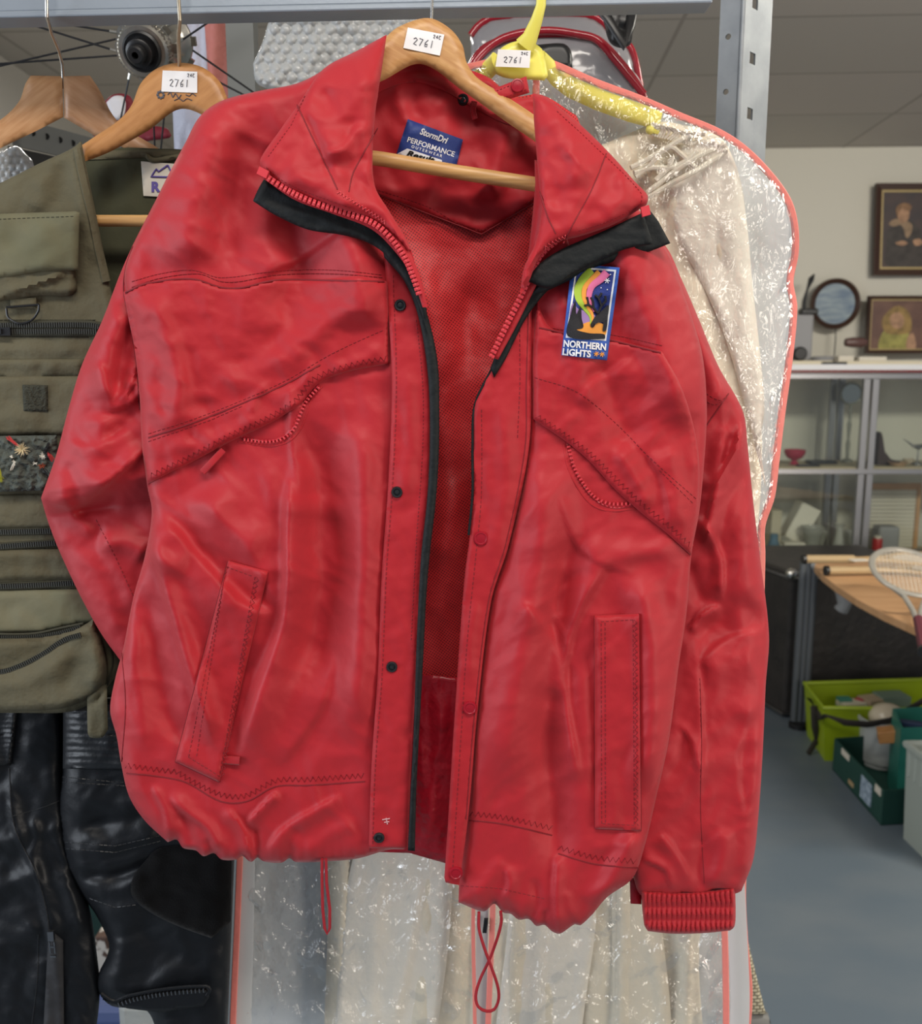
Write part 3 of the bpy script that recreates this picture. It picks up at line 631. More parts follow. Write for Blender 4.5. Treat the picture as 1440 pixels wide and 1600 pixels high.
pshape([(41, 94), (44, 84), (49, 76), (55, 70), (65, 60), (66, 78), (66, 100), (61, 101), (60, 88), (54, 88), (49, 91), (45, 97)], m_tblk, .0020)
mb = MB()
for ln in ([(50, 74), (42, 66), (34, 62), (30, 50)], [(42, 66), (40, 56), (36, 50)], [(50, 74), (54, 62), (48, 50), (52, 42)], [(54, 62), (60, 54), (58, 46)], [(34, 62), (28, 64)], [(48, 50), (42, 46)]):
    mb.tube(pt.pts([pp(*p) for p in ln], .0024), .0011, 6)
mb.build('embroidery', m_tblk, pat)
mb = MB()
for (u, v, r) in ((58, 22, 4.5),):
    for k in range(3):
        q = k*PI/3; mb.tube(pt.pts([pp(u-r*math.cos(q), v-r*math.sin(q)), pp(u+r*math.cos(q), v+r*math.sin(q))], .0016), .0004, 5)
for u, v in ((50, 34), (60, 36), (62, 12)): mb.ball(pt.pts([pp(u, v)], .0014)[0], .0006, 4)
mb.build('embroidery', m_white, pat)
RP = math.radians(5)
text_on(pt, 'NORTHERN', *pp(2.5, 130), 14.5, m_white, pat, RP, .0012, bold=.035, sx=.86); text_on(pt, 'LIGHTS', *pp(2.5, 143), 14.5, m_white, pat, RP, .0012, bold=.035, sx=.95)
mb = MB()
for u in (55.5, 64.5):
    for k in range(3):
        q = k*PI/3+.2; mb.tube(pt.pts([pp(u-4*math.cos(q), 137.5-4*math.sin(q)), pp(u+4*math.cos(q), 137.5+4*math.sin(q))], .0014), .0005, 5)
mb.build('embroidery', m_tor, pat)
# ---- sleeves
sl_out = np.vstack([spline([(250, 300), (225, 348), (205, 388), (186, 432), (160, 500), (128, 570), (108, 635), (88, 710), (64, 778)], 7)[:-1], spline([(64, 778), (74, 812), (88, 850), (108, 895), (130, 940), (158, 990), (190, 1035)], 7)[:-1],
     spline([(190, 1035), (215, 1040), (240, 960), (260, 800), (262, 600), (250, 480), (262, 380), (250, 300)], 8)[:-1]])
fs = Field().ridge([(196, 470), (172, 540), (160, 640)], 24, 12).ridge([(212, 500), (190, 560), (186, 620)], 13, -12).ridge([(215, 560), (205, 600), (186, 632)], 10, 10, 'a')
fs.ridge([(190, 600), (215, 600), (225, 620)], 8, 8).ridge([(168, 640), (150, 700), (130, 770)], 24, 9).ridge([(166, 640), (200, 630), (232, 600)], 14, 11, 'b').ridge([(240, 630), (195, 660), (160, 690)], 12, -9)
fs.ridge([(64, 780), (120, 790), (170, 750), (240, 690)], 15, 15, 'b').ridge([(110, 800), (160, 790), (190, 770)], 12, -14).ridge([(75, 785), (100, 788), (130, 820), (150, 840)], 12, 10)
fs.ridge([(100, 720), (120, 760), (112, 790)], 9, -6).ridge([(165, 830), (190, 900), (215, 960)], 16, 7).ridge([(130, 850), (165, 930), (190, 1000)], 16, 8).ridge([(150, 845), (200, 850), (235, 870)], 18, 10)
fs.noise(50, 90, 4, 71).noise(24, 30, 1, 72).noise(60, 34, 4, 73, .6, True).noise(24, 16, 1.0, 74, -.4, True)
fs.ridge([(70, 778), (130, 772), (190, 735), (225, 705)], 26, 9, 'b').ridge([(150, 560), (168, 600), (172, 650)], 18, 6, 'a').ridge([(98, 690), (150, 700), (210, 668)], 20, 5, 'a')
fs.f = [(c[0], c[1], c[2], c[3]*(1.5 if c[2] >= 18 else .85), c[4]) if c[0] == 's' else c for c in fs.f]
def slY(q): return JY+.014+.028*np.clip((q[:, 1]-745-(225-q[:, 0])*.15)/40, 0, 1)+.0*q[:, 0]
SL = Sheet(sl_out, slY, fs, 26, 20); sleeve = SL.mesh('sleeve', m_red, jacket, 5, back=.03)
mb = dashes(SL, [(150, 812), (180, 870), (212, 940)], .0004, 5, 3); dashes(LF, [(201, 456), (212, 500), (224, 560), (228, 640), (231, 700)], .0004, 5, 3, mb=mb); tube_on(SL, spline([(207, 385), (196, 420), (193, 455), (202, 500), (212, 560), (218, 640)], 7), .0006, 0, mb); mb.build('stitching', m_stitch, jacket)
sr_out = np.vstack([spline([(985, 330), (1040, 385), (1064, 435), (1092, 500), (1122, 572), (1160, 642), (1168, 700), (1176, 780), (1187, 870), (1201, 992), (1196, 1070), (1191, 1180), (1184, 1280), (1176, 1345), (1158, 1392)], 7)[:-1],
     spline([(1158, 1392), (1146, 1397), (1120, 1390), (1096, 1402), (1070, 1398), (1045, 1404), (1020, 1400), (1000, 1398), (990, 1374), (980, 1330), (985, 1240), (990, 1100), (1000, 900), (1000, 700), (960, 500), (940, 400), (985, 330)], 7)[:-1]])
fq = Field().ridge([(1040, 400), (1075, 480), (1110, 560), (1150, 640)], 26, 12).ridge([(1035, 460), (1060, 530), (1080, 590)], 16, -8).ridge([(1058, 600), (1100, 625), (1145, 610)], 12, 5)
fq.ridge([(1160, 645), (1150, 700), (1120, 760), (1100, 860)], 20, 13, 'b').ridge([(1140, 640), (1110, 690), (1098, 760)], 14, -9).ridge([(1090, 800), (1125, 870), (1126, 944)], 14, 15, 'a')
fq.ridge([(1126, 945), (1098, 960), (1075, 990)], 12, 14, 'b').ridge([(1080, 1000), (1120, 975), (1160, 950), (1200, 990)], 20, -9).ridge([(1085, 990), (1090, 1060), (1096, 1160), (1090, 1260)], 14, 9, 'a')
fq.ridge([(1060, 1130), (1080, 1160), (1092, 1210)], 10, 8, 'b').ridge([(1092, 1060), (1140, 1040), (1185, 1030)], 24, 7).ridge([(1150, 760), (1160, 880), (1150, 1000)], 26, 9).ridge([(1070, 870), (1098, 950)], 12, -10)
fq.ridge([(1150, 1100), (1150, 1200), (1140, 1290)], 24, -7).ridge([(1030, 1300), (1060, 1340), (1080, 1380)], 12, 9, 'a').ridge([(1115, 1395), (1130, 1340), (1130, 1290)], 14, 11).ridge([(1098, 1400), (1090, 1350), (1100, 1300)], 9, -9).ridge([(1000, 1340), (1040, 1360), (1050, 1395)], 10, 8, 'b')
fq.ridge([(1160, 1380), (1165, 1330), (1185, 1200)], 12, 6).ridge([(1040, 1220), (1065, 1180), (1070, 1130)], 10, -6)
fq.fn(gather(1400, 1000, 1160, 11, 2, 24)).noise(50, 110, 4, 81).noise(26, 34, 1, 82).noise(70, 40, 4.5, 83, -.7, True).noise(30, 60, 2.5, 85, .3, True).noise(24, 16, 1.0, 84, .4, True)
fq.ridge([(1120, 580), (1128, 680), (1110, 780)], 24, 7, 'a').ridge([(1190, 990), (1140, 1000), (1090, 1040)], 26, 7, 'b').ridge([(1180, 1080), (1150, 1180), (1160, 1290)], 26, 6, 'a')
fq.f = [(c[0], c[1], c[2], c[3]*(1.5 if c[2] >= 18 else .85), c[4]) if c[0] == 's' else c for c in fq.f]
def srY(q): return JY+.036-.022*np.clip((q[:, 1]-1000)/200, 0, 1)
SR = Sheet(sr_out, srY, fq, 26, 22); SR.mesh('sleeve', m_red, jacket, 5, back=.035)
mb = dashes(SR, [(1058, 585), (1095, 610), (1125, 625), (1142, 610)], .0004, 5, 3); dashes(SR, [(1040, 590), (1084, 612), (1115, 632), (1140, 618)], .0004, 5, 3, mb=mb); tube_on(SR, spline([(1088, 690), (1110, 655), (1138, 615)], 6), .0007, 0, mb)
tube_on(SR, spline([(1093, 1060), (1096, 1160), (1094, 1260), (1100, 1380)], 8), .0004, 0, mb); mb.build('stitching', m_stitch, jacket)
# cuff (elastic, ribbed) and its tab
cu_out = np.vstack([spline([(1001, 1391), (1060, 1394), (1110, 1391), (1148, 1386)], 5)[:-1], spline([(1148, 1386), (1149, 1425), (1147, 1448), (1140, 1454)], 5)[:-1], spline([(1140, 1454), (1100, 1458), (1050, 1459), (1012, 1455)], 5)[:-1], spline([(1012, 1455), (1006, 1445), (1001, 1391)], 5)[:-1]])
def ribs(q):
    ph = (q[:, 0]+2.5*perlin(q[:, 0]/30, q[:, 1]/14, 4))/7.6*2*PI; d = np.minimum(np.minimum(np.abs(q[:, 1]-1418), np.abs(q[:, 1]-1438)), 9)/9
    return 6*np.abs(np.sin(ph/2))*(.45+.55*d)+2*d
CU = Sheet(cu_out, JY+.010, Field().fn(ribs), 10, 10); CU.mesh('cuff', m_redp, jacket, 1.9, back=.028)
tb = Sheet(poly([(984, 1372), (1002, 1376), (1002, 1413), (985, 1412)], 5), JY+.02, Field(), 3, 2); tb.mesh('cuff_tab', m_redin, jacket, 5, thick=.002)
# ---- collar, left
cl = np.vstack([spline([(604, 54), (560, 78), (505, 108), (468, 160), (436, 205), (406, 250), (410, 266)], 6)[:-1], spline([(410, 266), (440, 292), (480, 312), (540, 332), (580, 345), (618, 372), (640, 405), (654, 440)], 6)[:-1],
     spline([(654, 440), (640, 385), (608, 330), (586, 292), (582, 240), (587, 170), (596, 110), (604, 54)], 6)[:-1]])
fc = Field().ridge([(590, 80), (560, 140), (520, 210), (540, 260)], 28, 14).ridge([(580, 240), (550, 270), (545, 320)], 14, -8).ridge([(470, 165), (500, 230), (520, 290)], 6, -5).ridge([(560, 190), (540, 230), (500, 240)], 14, 7, 'b')
fc.ridge([(500, 130), (530, 190), (570, 200)], 18, -8).ridge([(440, 240), (480, 280), (560, 320)], 16, 8).ridge([(590, 280), (600, 320), (630, 370)], 10, 6).ridge([(556, 275), (580, 300), (600, 330)], 8, -5, 'c').noise(44, 40, 8, 91).noise(18, 18, 2.2, 92)
def clY(q): return JY-.034-.014*np.clip((q[:, 1]-200)/120, -1, 1)*.6+.02*np.clip((130-q[:, 1])/80, 0, 1)
CLs = Sheet(cl, clY, fc, 22, 18); CLs.mesh('collar', m_redp, jacket, 5, thick=.004, back=.006)
mb = dashes(CLs, [(476, 150), (455, 195), (418, 246)], .0004, 4, 3); tube_on(CLs, spline([(464, 164), (488, 215), (515, 270), (527, 296)], 6), .0007, 0, mb); dashes(CLs, [(416, 262), (450, 288), (500, 308), (550, 326)], .0004, 4, 3, mb=mb)
tube_on(CLs, spline([(590, 200), (562, 250), (550, 275), (545, 300)], 6), .0006, 0, mb); mb.build('stitching', m_stitch, jacket)
mb = zigzag(CLs, [(528, 300), (560, 320), (590, 340), (602, 348)], 5, 6, .0005, .0006); mb.build('stitching', m_stitchl, jacket)
# black zip flap and teeth, left
bf = Sheet(np.vstack([spline([(412, 280), (402, 298), (395, 314)], 5)[:-1], spline([(395, 314), (430, 336), (480, 358), (530, 366), (568, 376), (598, 394), (628, 432), (650, 470), (668, 520)], 6)[:-1],
     spline([(668, 520), (664, 470), (648, 430), (620, 385), (580, 350), (520, 325), (460, 305), (412, 280)], 6)[:-1]]), JY-.034, Field().noise(40, 20, 2.4, 4).ridge([(430, 320), (520, 350), (590, 380)], 6, 3), 5, 3)
bf.mesh('zip_flap', m_black, jacket, 5, thick=.003)
tl = Sheet(np.vstack([spline([(408, 262), (450, 286), (500, 306), (560, 326), (600, 346), (632, 380), (655, 430), (668, 480)], 6), spline([(660, 480), (642, 430), (616, 392), (580, 358), (520, 334), (460, 312), (410, 278)], 6)]), JY-.044, Field(), 4, 2)
tl.mesh('zip_tape', m_redp, jacket, 5, thick=.0015)
teeth(tl, [(414, 275), (440, 292), (470, 308), (505, 322), (545, 334), (585, 350), (612, 374), (632, 402), (645, 432), (654, 458)], 7.2, .0021, .002)
o = MB().obox(tl.pts([(411, 270)], .004)[0], (.004, 0, -.002), (0, .002, 0), (.0014, 0, .003)).build('zip_stop', m_zip, jacket)
# ---- collar, right
cr = np.vstack([spline([(832, 146), (850, 150), (880, 172), (925, 212), (962, 250), (990, 282), (1012, 306), (1010, 320)], 6)[:-1], spline([(1010, 320), (960, 350), (910, 368), (868, 380), (842, 402), (826, 440), (812, 462)], 6)[:-1],
     spline([(812, 462), (818, 420), (836, 380), (845, 330), (842, 290), (838, 240), (834, 190), (832, 146)], 6)[:-1]])
fc2 = Field().ridge([(850, 170), (890, 230), (900, 300)], 24, 12).ridge([(850, 250), (870, 320), (880, 360)], 12, -6).ridge([(945, 240), (925, 290), (895, 350)], 5, -3).ridge([(960, 270), (975, 300), (940, 340)], 16, 6).ridge([(880, 230), (920, 270), (930, 270)], 10, 6, 'c').noise(40, 40, 7, 95).noise(18, 18, 2, 96)
def crY(q): return JY-.032-.012*np.clip((q[:, 1]-200)/120, -1, 1)+.006*np.clip((q[:, 0]-900)/100, 0, 1)
CRs = Sheet(cr, crY, fc2, 22, 18); CRs.mesh('collar', m_redp, jacket, 5, thick=.004, back=.006)
mb = dashes(CRs, [(870, 174), (920, 220), (1000, 300), (1000, 318), (950, 346), (900, 362)], .0004, 4, 3); tube_on(CRs, spline([(947, 240), (925, 295), (895, 350), (880, 380)], 6), .0006, 0, mb); tube_on(CRs, spline([(843, 300), (856, 340), (868, 365)], 6), .0006, 0, mb)
mb.build('stitching', m_stitch, jacket)
mb = zigzag(CRs, [(850, 388), (866, 378), (884, 370)], 5, 6, .0005, .0006); mb.build('stitching', m_stitchl, jacket)
bf2 = Sheet(np.vstack([poly([(1010, 322), (1028, 345), (1047, 380)], 5, False)[:-1], spline([(1047, 380), (1000, 398), (960, 408), (920, 422), (885, 440), (850, 456), (826, 462)], 6)[:-1], spline([(826, 462), (860, 430), (920, 395), (985, 350), (1010, 322)], 6)[:-1]]), JY-.026, Field().ridge([(1030, 375), (940, 405), (850, 448)], 8, 5).noise(40, 14, 2, 6), 4, 3)
bf2.mesh('zip_flap', m_black, jacket, 5, thick=.003)
bf3 = Sheet(np.vstack([spline([(822, 438), (845, 410), (880, 388), (940, 362), (1004, 332)], 6)[:-1], poly([(1004, 332), (1012, 356), (1020, 381)], 5, False)[:-1], spline([(1020, 381), (980, 388), (940, 405), (900, 425), (858, 450), (822, 438)], 6)[:-1]]), JY-.040, Field().noise(40, 14, 2, 7), 5, 3)
bf3.mesh('zip_flap', m_black, jacket, 5, thick=.003)
mb = MB().obox(CRs.pts([(1008, 330)], .003)[0], (.0035, 0, .001), (0, .002, 0), (-.001, 0, .004)); mb.build('zip_stop', m_zip, jacket)
# ---- drawcords
mb = MB().tube([P(*p) for p in [(503, 1342, .85), (503, 1380, .85), (504, 1420, .85), (507, 1450, .85), (511, 1459, .85), (515, 1450, .85), (515, 1420, .85), (510, 1380, .85), (509, 1342, .85)]], .0016, 8); mb.build('drawcord', m_cord, jacket)
c2 = spline([(748, 1425), (748, 1450), (756, 1480), (767, 1510), (777, 1540), (779, 1560), (772, 1577), (760, 1580), (747, 1573), (743, 1556), (750, 1530), (765, 1498), (777, 1465), (783, 1440), (782, 1424)], 6)
mb = MB().tube([P(p[0], p[1], .845-.004*math.sin(i*.12)) for i, p in enumerate(c2)], .0016, 8); mb.build('drawcord', m_cord, jacket)
# smudge mark on the placket foot
mb = MB()
for a, b in (((597, 1281), (609, 1279)), ((600, 1285), (608, 1284)), ((603, 1278), (605, 1288))): mb.tube(PL.pts([a, b], .0003), .0006, 4)
mb.build('paint_mark', M('pale_mark', (0.55, 0.30, 0.32), .8), jacket)
# ================================================================ THE RACK
rack = thing('shelving_rack', 'grey galvanised steel rack, a beam across the top and a punched upright at right', 'rack', (0, .9, 0))
Yb = .905
mb = MB()
def beam_sect(px, dz):      # L-shaped shelf beam cross-section at a given pixel column
    a = P(px, 22-px*.0165+8, Yb)         # bottom edge of the face
    return a
l0, l1 = P(-160, 33, Yb), P(1112, 6, Yb)
d = (l1-l0); up = Vector((0, 0, 1))
m_beam = M('blue_grey_beam', (0.27, 0.31, 0.36), .4, .35, bump=[(200, .0001, 2)])
def bar(a, b, y0, y1, z0, z1):
    return [a+Vector((0, y0, z0)), b+Vector((0, y0, z0)), b+Vector((0, y1, z0)), a+Vector((0, y1, z0)), a+Vector((0, y0, z1)), b+Vector((0, y0, z1)), b+Vector((0, y1, z1)), a+Vector((0, y1, z1))]
mb.hexa(bar(l0, l1, 0, .012, .006, .075)); mb.hexa(bar(l0, l1, -.003, .024, .0, .006)); mb.hexa(bar(l0, l1, .014, .024, .006, .05))
mb.build('beam', m_beam, rack, False, bev=.0015)
# upright with round and square holes, an angle section: two flanges
def upright(name, cols, Y, y0, y1, holes, mat, th=.003):
    pass
PA0, PA1 = P(1114, -60, .93), P(1102, 420, .93); 
def flange(xa, xb, Ya, Yb2, top, bot, holes, name, mat, r=None, shape='sq'):
    """vertical punched flange between two pixel columns; holes are real openings"""
    ztop = top; zb = bot
    A = P(xa, 300, Ya); B = P(xb, 300, Yb2); ax = Vector((B.x-A.x, B.y-A.y, 0)); Wd = ax.length; ax.normalize()
    me_v = [(0, zb), (Wd, zb), (Wd, ztop), (0, ztop)]; vs = [Vector(v) for v in me_v]; ed = [(0, 1), (1, 2), (2, 3), (3, 0)]
    hs = []
    for (u, z) in holes:
        n0 = len(vs); k = 4 if shape == 'sq' else 14
        for i in range(k):
            q = 2*PI*i/k+(PI/4 if k == 4 else 0); rr = r*(1.41 if k == 4 else 1)
            vs.append(Vector((u*Wd+rr*math.cos(q), z+rr*math.sin(q))))
        ed += [(n0+i, n0+(i+1) % k) for i in range(k)]; hs.append((u*Wd, z))
    v, e, f, *_ = delaunay_2d_cdt(vs, ed, [], 1, 1e-6)
    F2 = []
    for t in f:
        c = sum((v[i] for i in t), Vector((0, 0)))/len(t)
        if any((abs(c.x-h[0]) < r*.98 and abs(c.y-h[1]) < r*.98) if shape == 'sq' else ((c.x-h[0])**2+(c.y-h[1])**2 < r*r*.98) for h in hs): continue
        F2.append(tuple(t))
    nrm = Vector((ax.y, -ax.x, 0)); o = Vector((A.x, A.y, 0)); th = .0025
    V = [o+ax*p.x+Vector((0, 0, p.y)) for p in v]; n = len(V); V += [p-nrm*th for p in V]
    Fc = list(F2)+[tuple(i+n for i in t[::-1]) for t in F2]; cnt = set()
    for t in F2:
        for i in range(len(t)): cnt.add((t[i], t[(i+1) % len(t)]))
    for a, b in cnt:
        if (b, a) not in cnt: Fc.append((b, a, a+n, b+n))
    return pyobj(name, V, Fc, mat, rack, False)
zt, zbm = 2.1, 0.0
def zpx(py, Y): return P(1150, py, Y).z
flange(1113, 1146, 1.155, 1.14, zt, zbm, [(.42, zpx(58-86*k, 1.15)) for k in range(-12, 4)], 'upright_flange', m_steel, .0034, 'round')
flange(1150, 1192, 1.14, 1.185, zt, zbm, [(.36, zpx(93-86*k, 1.16)) for k in range(-12, 4)], 'upright_flange', m_steel, .0066)
a = P(1148, 300, 1.138); MB().tube([(a.x, a.y, 0), (a.x, a.y, zt)], .0034, 10).build('upright_corner', m_steel, rack)
# rear upright seen through the gap
a, b = P(362, 300, 1.32), P(404, 300, 1.32)
m_dsteel = M('dark_grey_steel', (0.20, 0.21, 0.205), .5, .4)  # dark grey steel, used for the rear upright and the cabinet plinth
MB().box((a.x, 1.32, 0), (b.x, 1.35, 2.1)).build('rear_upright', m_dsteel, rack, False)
# ================================================================ HANGERS
def solid(name, outline, Y, th, mat, parent, tiltf=None, bev=.002, sp=9):
    """plank cut to an outline given in photo pixels, with rounded edges"""
    s = Sheet(outline, tiltf or Y, Field(), bev/MPP*1.2, bev/MPP*1.2)
    return s, s.mesh(name, mat, parent, sp, back=th)
def hooktube(mb, pts, r=.0016): return mb.tube([P(*p) for p in pts], r, 10)
def over(px, py, Y, side=1):     # continues a hook up and over the beam, out of the picture
    b = P(px, py, Y); R_ = .024
    return [b+Vector((0, .0, .03)), b+Vector((0, 0, .10))]+[b+Vector((0, R_+.012-(R_+.012)*math.cos(t), .10+R_*math.sin(t))) for t in (PI*.25, PI*.5, PI*.75, PI)]
def sticker(sh, quad, digs, parent, note='24€'):
    s = sub(sh, poly(quad, 5), .001, Field().noise(20, 20, 1.5, 5), 0, 0); st = s.mesh('price_sticker', m_paper, parent, 5, thick=.0003)
    q = [np.array(p, float) for p in quad]; ex = q[1]-q[0]; ey = q[3]-q[0]
    def at(u, v): return tuple(q[0]+ex*u+ey*v)
    D = {'2': [(0, .2), (.5, 0), (.9, .25), (.2, .9), (1, 1)], '7': [(0, 0), (.9, .05), (.35, 1)], '6': [(.8, 0), (.2, .5), (.3, .95), (.8, .95), (.8, .6), (.25, .65)], '1': [(.5, 0), (.5, 1)], '4': [(.7, 1), (.7, 0), (.1, .65), (1, .65)], 'E': [(1, .1), (.3, 0), (.1, .5), (.8, .5), (.1, .5), (.3, 1), (1, .95)]}
    mb = MB()
    for i, c in enumerate(digs):
        mb.tube(s.pts([at(.22+.15*i+.11*x, .40+.34*y) for x, y in D[c]], .0003), .00035, 5)
    for i, c in enumerate('24E'):
        mb.tube(s.pts([at(.72+.075*i+.055*x, .10+.16*y) for x, y in D[c]], .0003), .00028, 5)
    mb.build('handwriting', m_ink, st); return st
# the jacket's hanger
hg = thing('wooden_hanger', 'pale beech hanger with flecked grain inside the red jacket, white sticker on its crown', 'hanger', tuple(P(670, 60, .885)), 'wooden hangers on the beam')
hy = .868
ho = np.vstack([spline([(330, 215), (450, 160), (560, 92), (600, 60), (622, 42), (668, 28), (702, 44), (722, 70), (729, 98), (745, 121), (790, 150), (835, 180), (890, 222), (930, 268), (936, 292)], 6), spline([(926, 292), (890, 262), (835, 221), (790, 190), (724, 143), (657, 100), (598, 126), (520, 160), (420, 215), (340, 245), (326, 232)], 6)])
hs, _o = solid('hanger_body', ho, hy, .012, m_beech, hg, bev=.0035)
sticker(hs, [(637, 43), (694, 54), (687, 87), (630, 75)], '2761', hg)
mb = MB().tube([P(560, 244, hy+.004), P(600, 249, hy), P(720, 270, hy), P(842, 289, hy), P(900, 299, hy+.004)], .0066, 16); mb.build('trouser_bar', m_bar, hg)
b = P(674, 30, hy+.004); mb = MB().tube([b+Vector((0, 0, -.01)), b, P(675, 0, hy+.002)]+over(675, 0, hy+.002), .0014, 10); mb.build('hook', m_chrome, hg)
# the vest's hanger
hv = thing('wooden_hanger', 'honey-brown rounded wooden hanger holding the olive vest, flower stamp and white sticker', 'hanger', tuple(P(280, 110, .9)), 'wooden hangers on the beam')
vy = .945
ho = np.vstack([spline([(126, 228), (150, 212), (185, 188), (205, 165), (220, 130), (245, 107), (280, 98), (318, 106), (345, 130), (358, 158), (400, 195), (460, 240), (480, 262)], 6), spline([(470, 270), (420, 240), (350, 200), (285, 170), (230, 205), (170, 238), (128, 254)], 6)])
vs_, _o = solid('hanger_body', ho, vy, .014, m_wood2, hv, bev=.003)
sticker(vs_, [(254, 110), (308, 112), (308, 145), (252, 143)], '2761', hv)
mb = MB()
c0 = vs_.pts([(251, 148)], .0006)[0]
for k in range(8):
    q = k*PI/4; mb.ball(c0+Vector((math.cos(q)*.003, 0, math.sin(q)*.003)), .0013, 4, (1, .4, 1))
mb.build('flower_stamp', m_ink, hv)
mb = MB(); mb.tube(vs_.pts(spline([(262, 148), (266, 144), (270, 152), (274, 146), (279, 153), (283, 148)], 2), .0004), .0005, 4); mb.build('stamp_script', m_ink, hv)
mb = MB(); mb.tube(vs_.pts(spline([(272, 157), (280, 154), (286, 158), (292, 154), (300, 157)], 2), .0004), .0004, 4); mb.build('stamp_script', m_ink, hv)
mb = MB(); mb.tube(vs_.pts(spline([(290, 148), (296, 150), (300, 146), (306, 150)], 2), .0004), .0004, 4); mb.build('stamp_script', m_ink, hv)
MB().tube([P(148, 345, vy+.002), P(260, 345, vy+.002), P(480, 347, vy+.002)], .0058, 14).build('trouser_bar', m_bar, hv)
b = P(280, 100, vy+.006); MB().tube([b+Vector((0, 0, -.01)), P(279, 60, .92), P(281, 30, .888), P(279, 0, .886)]+over(279, 0, .886), .0018, 10).build('hook', m_brass, hv)
# left hanger
hl = thing('wooden_hanger', 'flat orange-brown wooden hanger at the left with a bright wire hook and no sticker', 'hanger', tuple(P(100, 120, .95)), 'wooden hangers on the beam')
ly = .985
lo_ = np.vstack([spline([(-90, 250), (-30, 205), (5, 184), (30, 158), (40, 130), (48, 118)], 6), poly([(50, 118), (97, 119)], 6, False), poly([(99, 183), (60, 203), (0, 232), (-80, 275)], 8, False)])
_s, _o = solid('hanger_arm', lo_, ly, .013, m_wood3, hl, bev=.002)
lo_ = np.vstack([poly([(99, 119), (140, 118)], 6, False), spline([(142, 120), (155, 140), (175, 178), (195, 200), (245, 230), (290, 262)], 6), poly([(280, 275), (215, 240), (150, 213), (100, 184)], 8, False)])
_s, _o = solid('hanger_arm', lo_, lambda q: ly+.00010*(q[:, 0]-99), .013, wood('pale_wood', (0.46, 0.26, 0.14), (0.38, 0.19, 0.09), (30, 60, 220), rot=-.6), hl, bev=.002)
b = P(98, 122, ly+.006); MB().tube([b+Vector((0, 0, -.01)), P(97, 100, .98), P(92, 78, .965), P(80, 50, .915), P(73, 25, .893), P(73, 0, .889)]+over(73, 0, .889), .0017, 10).build('hook', m_chrome, hl)
# ================================================================ FISHING VEST
OL = (0.100, 0.088, 0.052)
m_olive = M('olive_cotton', OL, .85, spec=.25, bump=[(40, .003, 3), (200, .0006, 2), (1800, .00012, 1)], var=(9, (0.125, 0.112, 0.070)))
m_olivel = M('olive_cotton_faded', (0.165, 0.156, 0.098), .85, spec=.25, bump=[(40, .002, 3), (1800, .00012, 1)], var=(12, (0.125, 0.122, 0.072)))
m_olived = M('olive_lining', (0.060, 0.060, 0.034), .85, spec=.2, bump=[(40, .002, 3)])
m_ost = M('olive_thread', (0.045, 0.043, 0.025), .8); m_ozip = M('dark_zip', (0.035, 0.036, 0.030), .45)
vest = thing('fishing_vest', 'olive green multi-pocket fishing vest with a fly patch, hanging left of the red jacket', 'vest', tuple(P(60, 1100, .95)))
VB = Sheet(np.vstack([spline([(120, 232), (150, 240), (185, 231), (240, 232), (300, 236), (360, 260)], 7), poly([(400, 400), (400, 1000), (200, 1090), (140, 1090), (120, 700)], 12, False)]), .987, Field().noise(60, 120, 8, 101).noise(30, 30, 3, 102), 10, 6)
VB.mesh('back_panel', m_olived, vest, 9)
c_ = sub(VB, poly([(128, 236), (300, 233), (302, 243), (132, 250)], 6), .0012, Field(), 3, 2); c_.mesh('neck_binding', m_olive, vest, 6)
lp = sub(VB, np.vstack([spline([(228, 238), (240, 246), (262, 243), (280, 240)], 4), spline([(280, 247), (258, 252), (236, 254), (227, 246)], 4)]), .003, Field(), 3, 3); lp.mesh('hanging_loop', m_olive, vest, 4)
m_cream = M('cream_label', (0.62, 0.58, 0.50), .8); m_violet = M('violet_print', (0.10, 0.07, 0.30), .7)
vl = sub(VB, poly([(220, 252), (300, 258), (300, 310), (224, 306)], 6), .002, Field(), 2, 1); o = vl.mesh('brand_label', m_cream, vest, 6); o['label'] = 'cream neck label with a violet mountain outline and letter'
tube_on(vl, poly([(262, 258), (248, 268), (244, 264), (236, 276), (272, 277), (262, 258)], 4, False), .0009, .0006).build('mountain_print', m_violet, o)
text_on(vl, 'R', 236, 299, 21, m_violet, o, 0, .0006, bold=.05)
V_out = np.vstack([spline([(-90, 330), (-40, 302), (0, 286), (60, 256), (112, 232), (126, 221)], 7)[:-1], spline([(126, 221), (134, 262), (146, 320), (158, 380), (170, 440), (186, 520), (200, 640), (206, 800), (206, 940), (196, 1030), (150, 1096)], 7)[:-1],
     spline([(150, 1096), (110, 1112), (40, 1114), (-100, 1112)], 7)[:-1], poly([(-100, 1112), (-110, 700), (-90, 330)], 12, False)[:-1]])
vf = Field().ridge([(60, 270), (66, 300), (50, 330)], 16, 6).ridge([(110, 240), (130, 330), (152, 420)], 8, 5).ridge([(100, 250), (90, 300), (95, 330)], 12, -5).noise(60, 90, 6, 111).noise(26, 26, 2.4, 112)
vf.ridge([(-60, 548), (60, 545), (150, 548)], 10, 5).ridge([(-60, 580), (60, 582), (150, 590)], 7, -4).ridge([(-60, 860), (60, 868), (160, 870)], 12, 5)
VF = Sheet(V_out, .937, vf, 12, 10); VF.mesh('front_panel', m_olive, vest, 6, thick=.002)
mb = strip_on(VF, spline([(120, 232), (130, 280), (142, 330), (154, 390), (166, 440)], 7), 13, .002, .001); mb.build('front_binding', m_olive, vest)
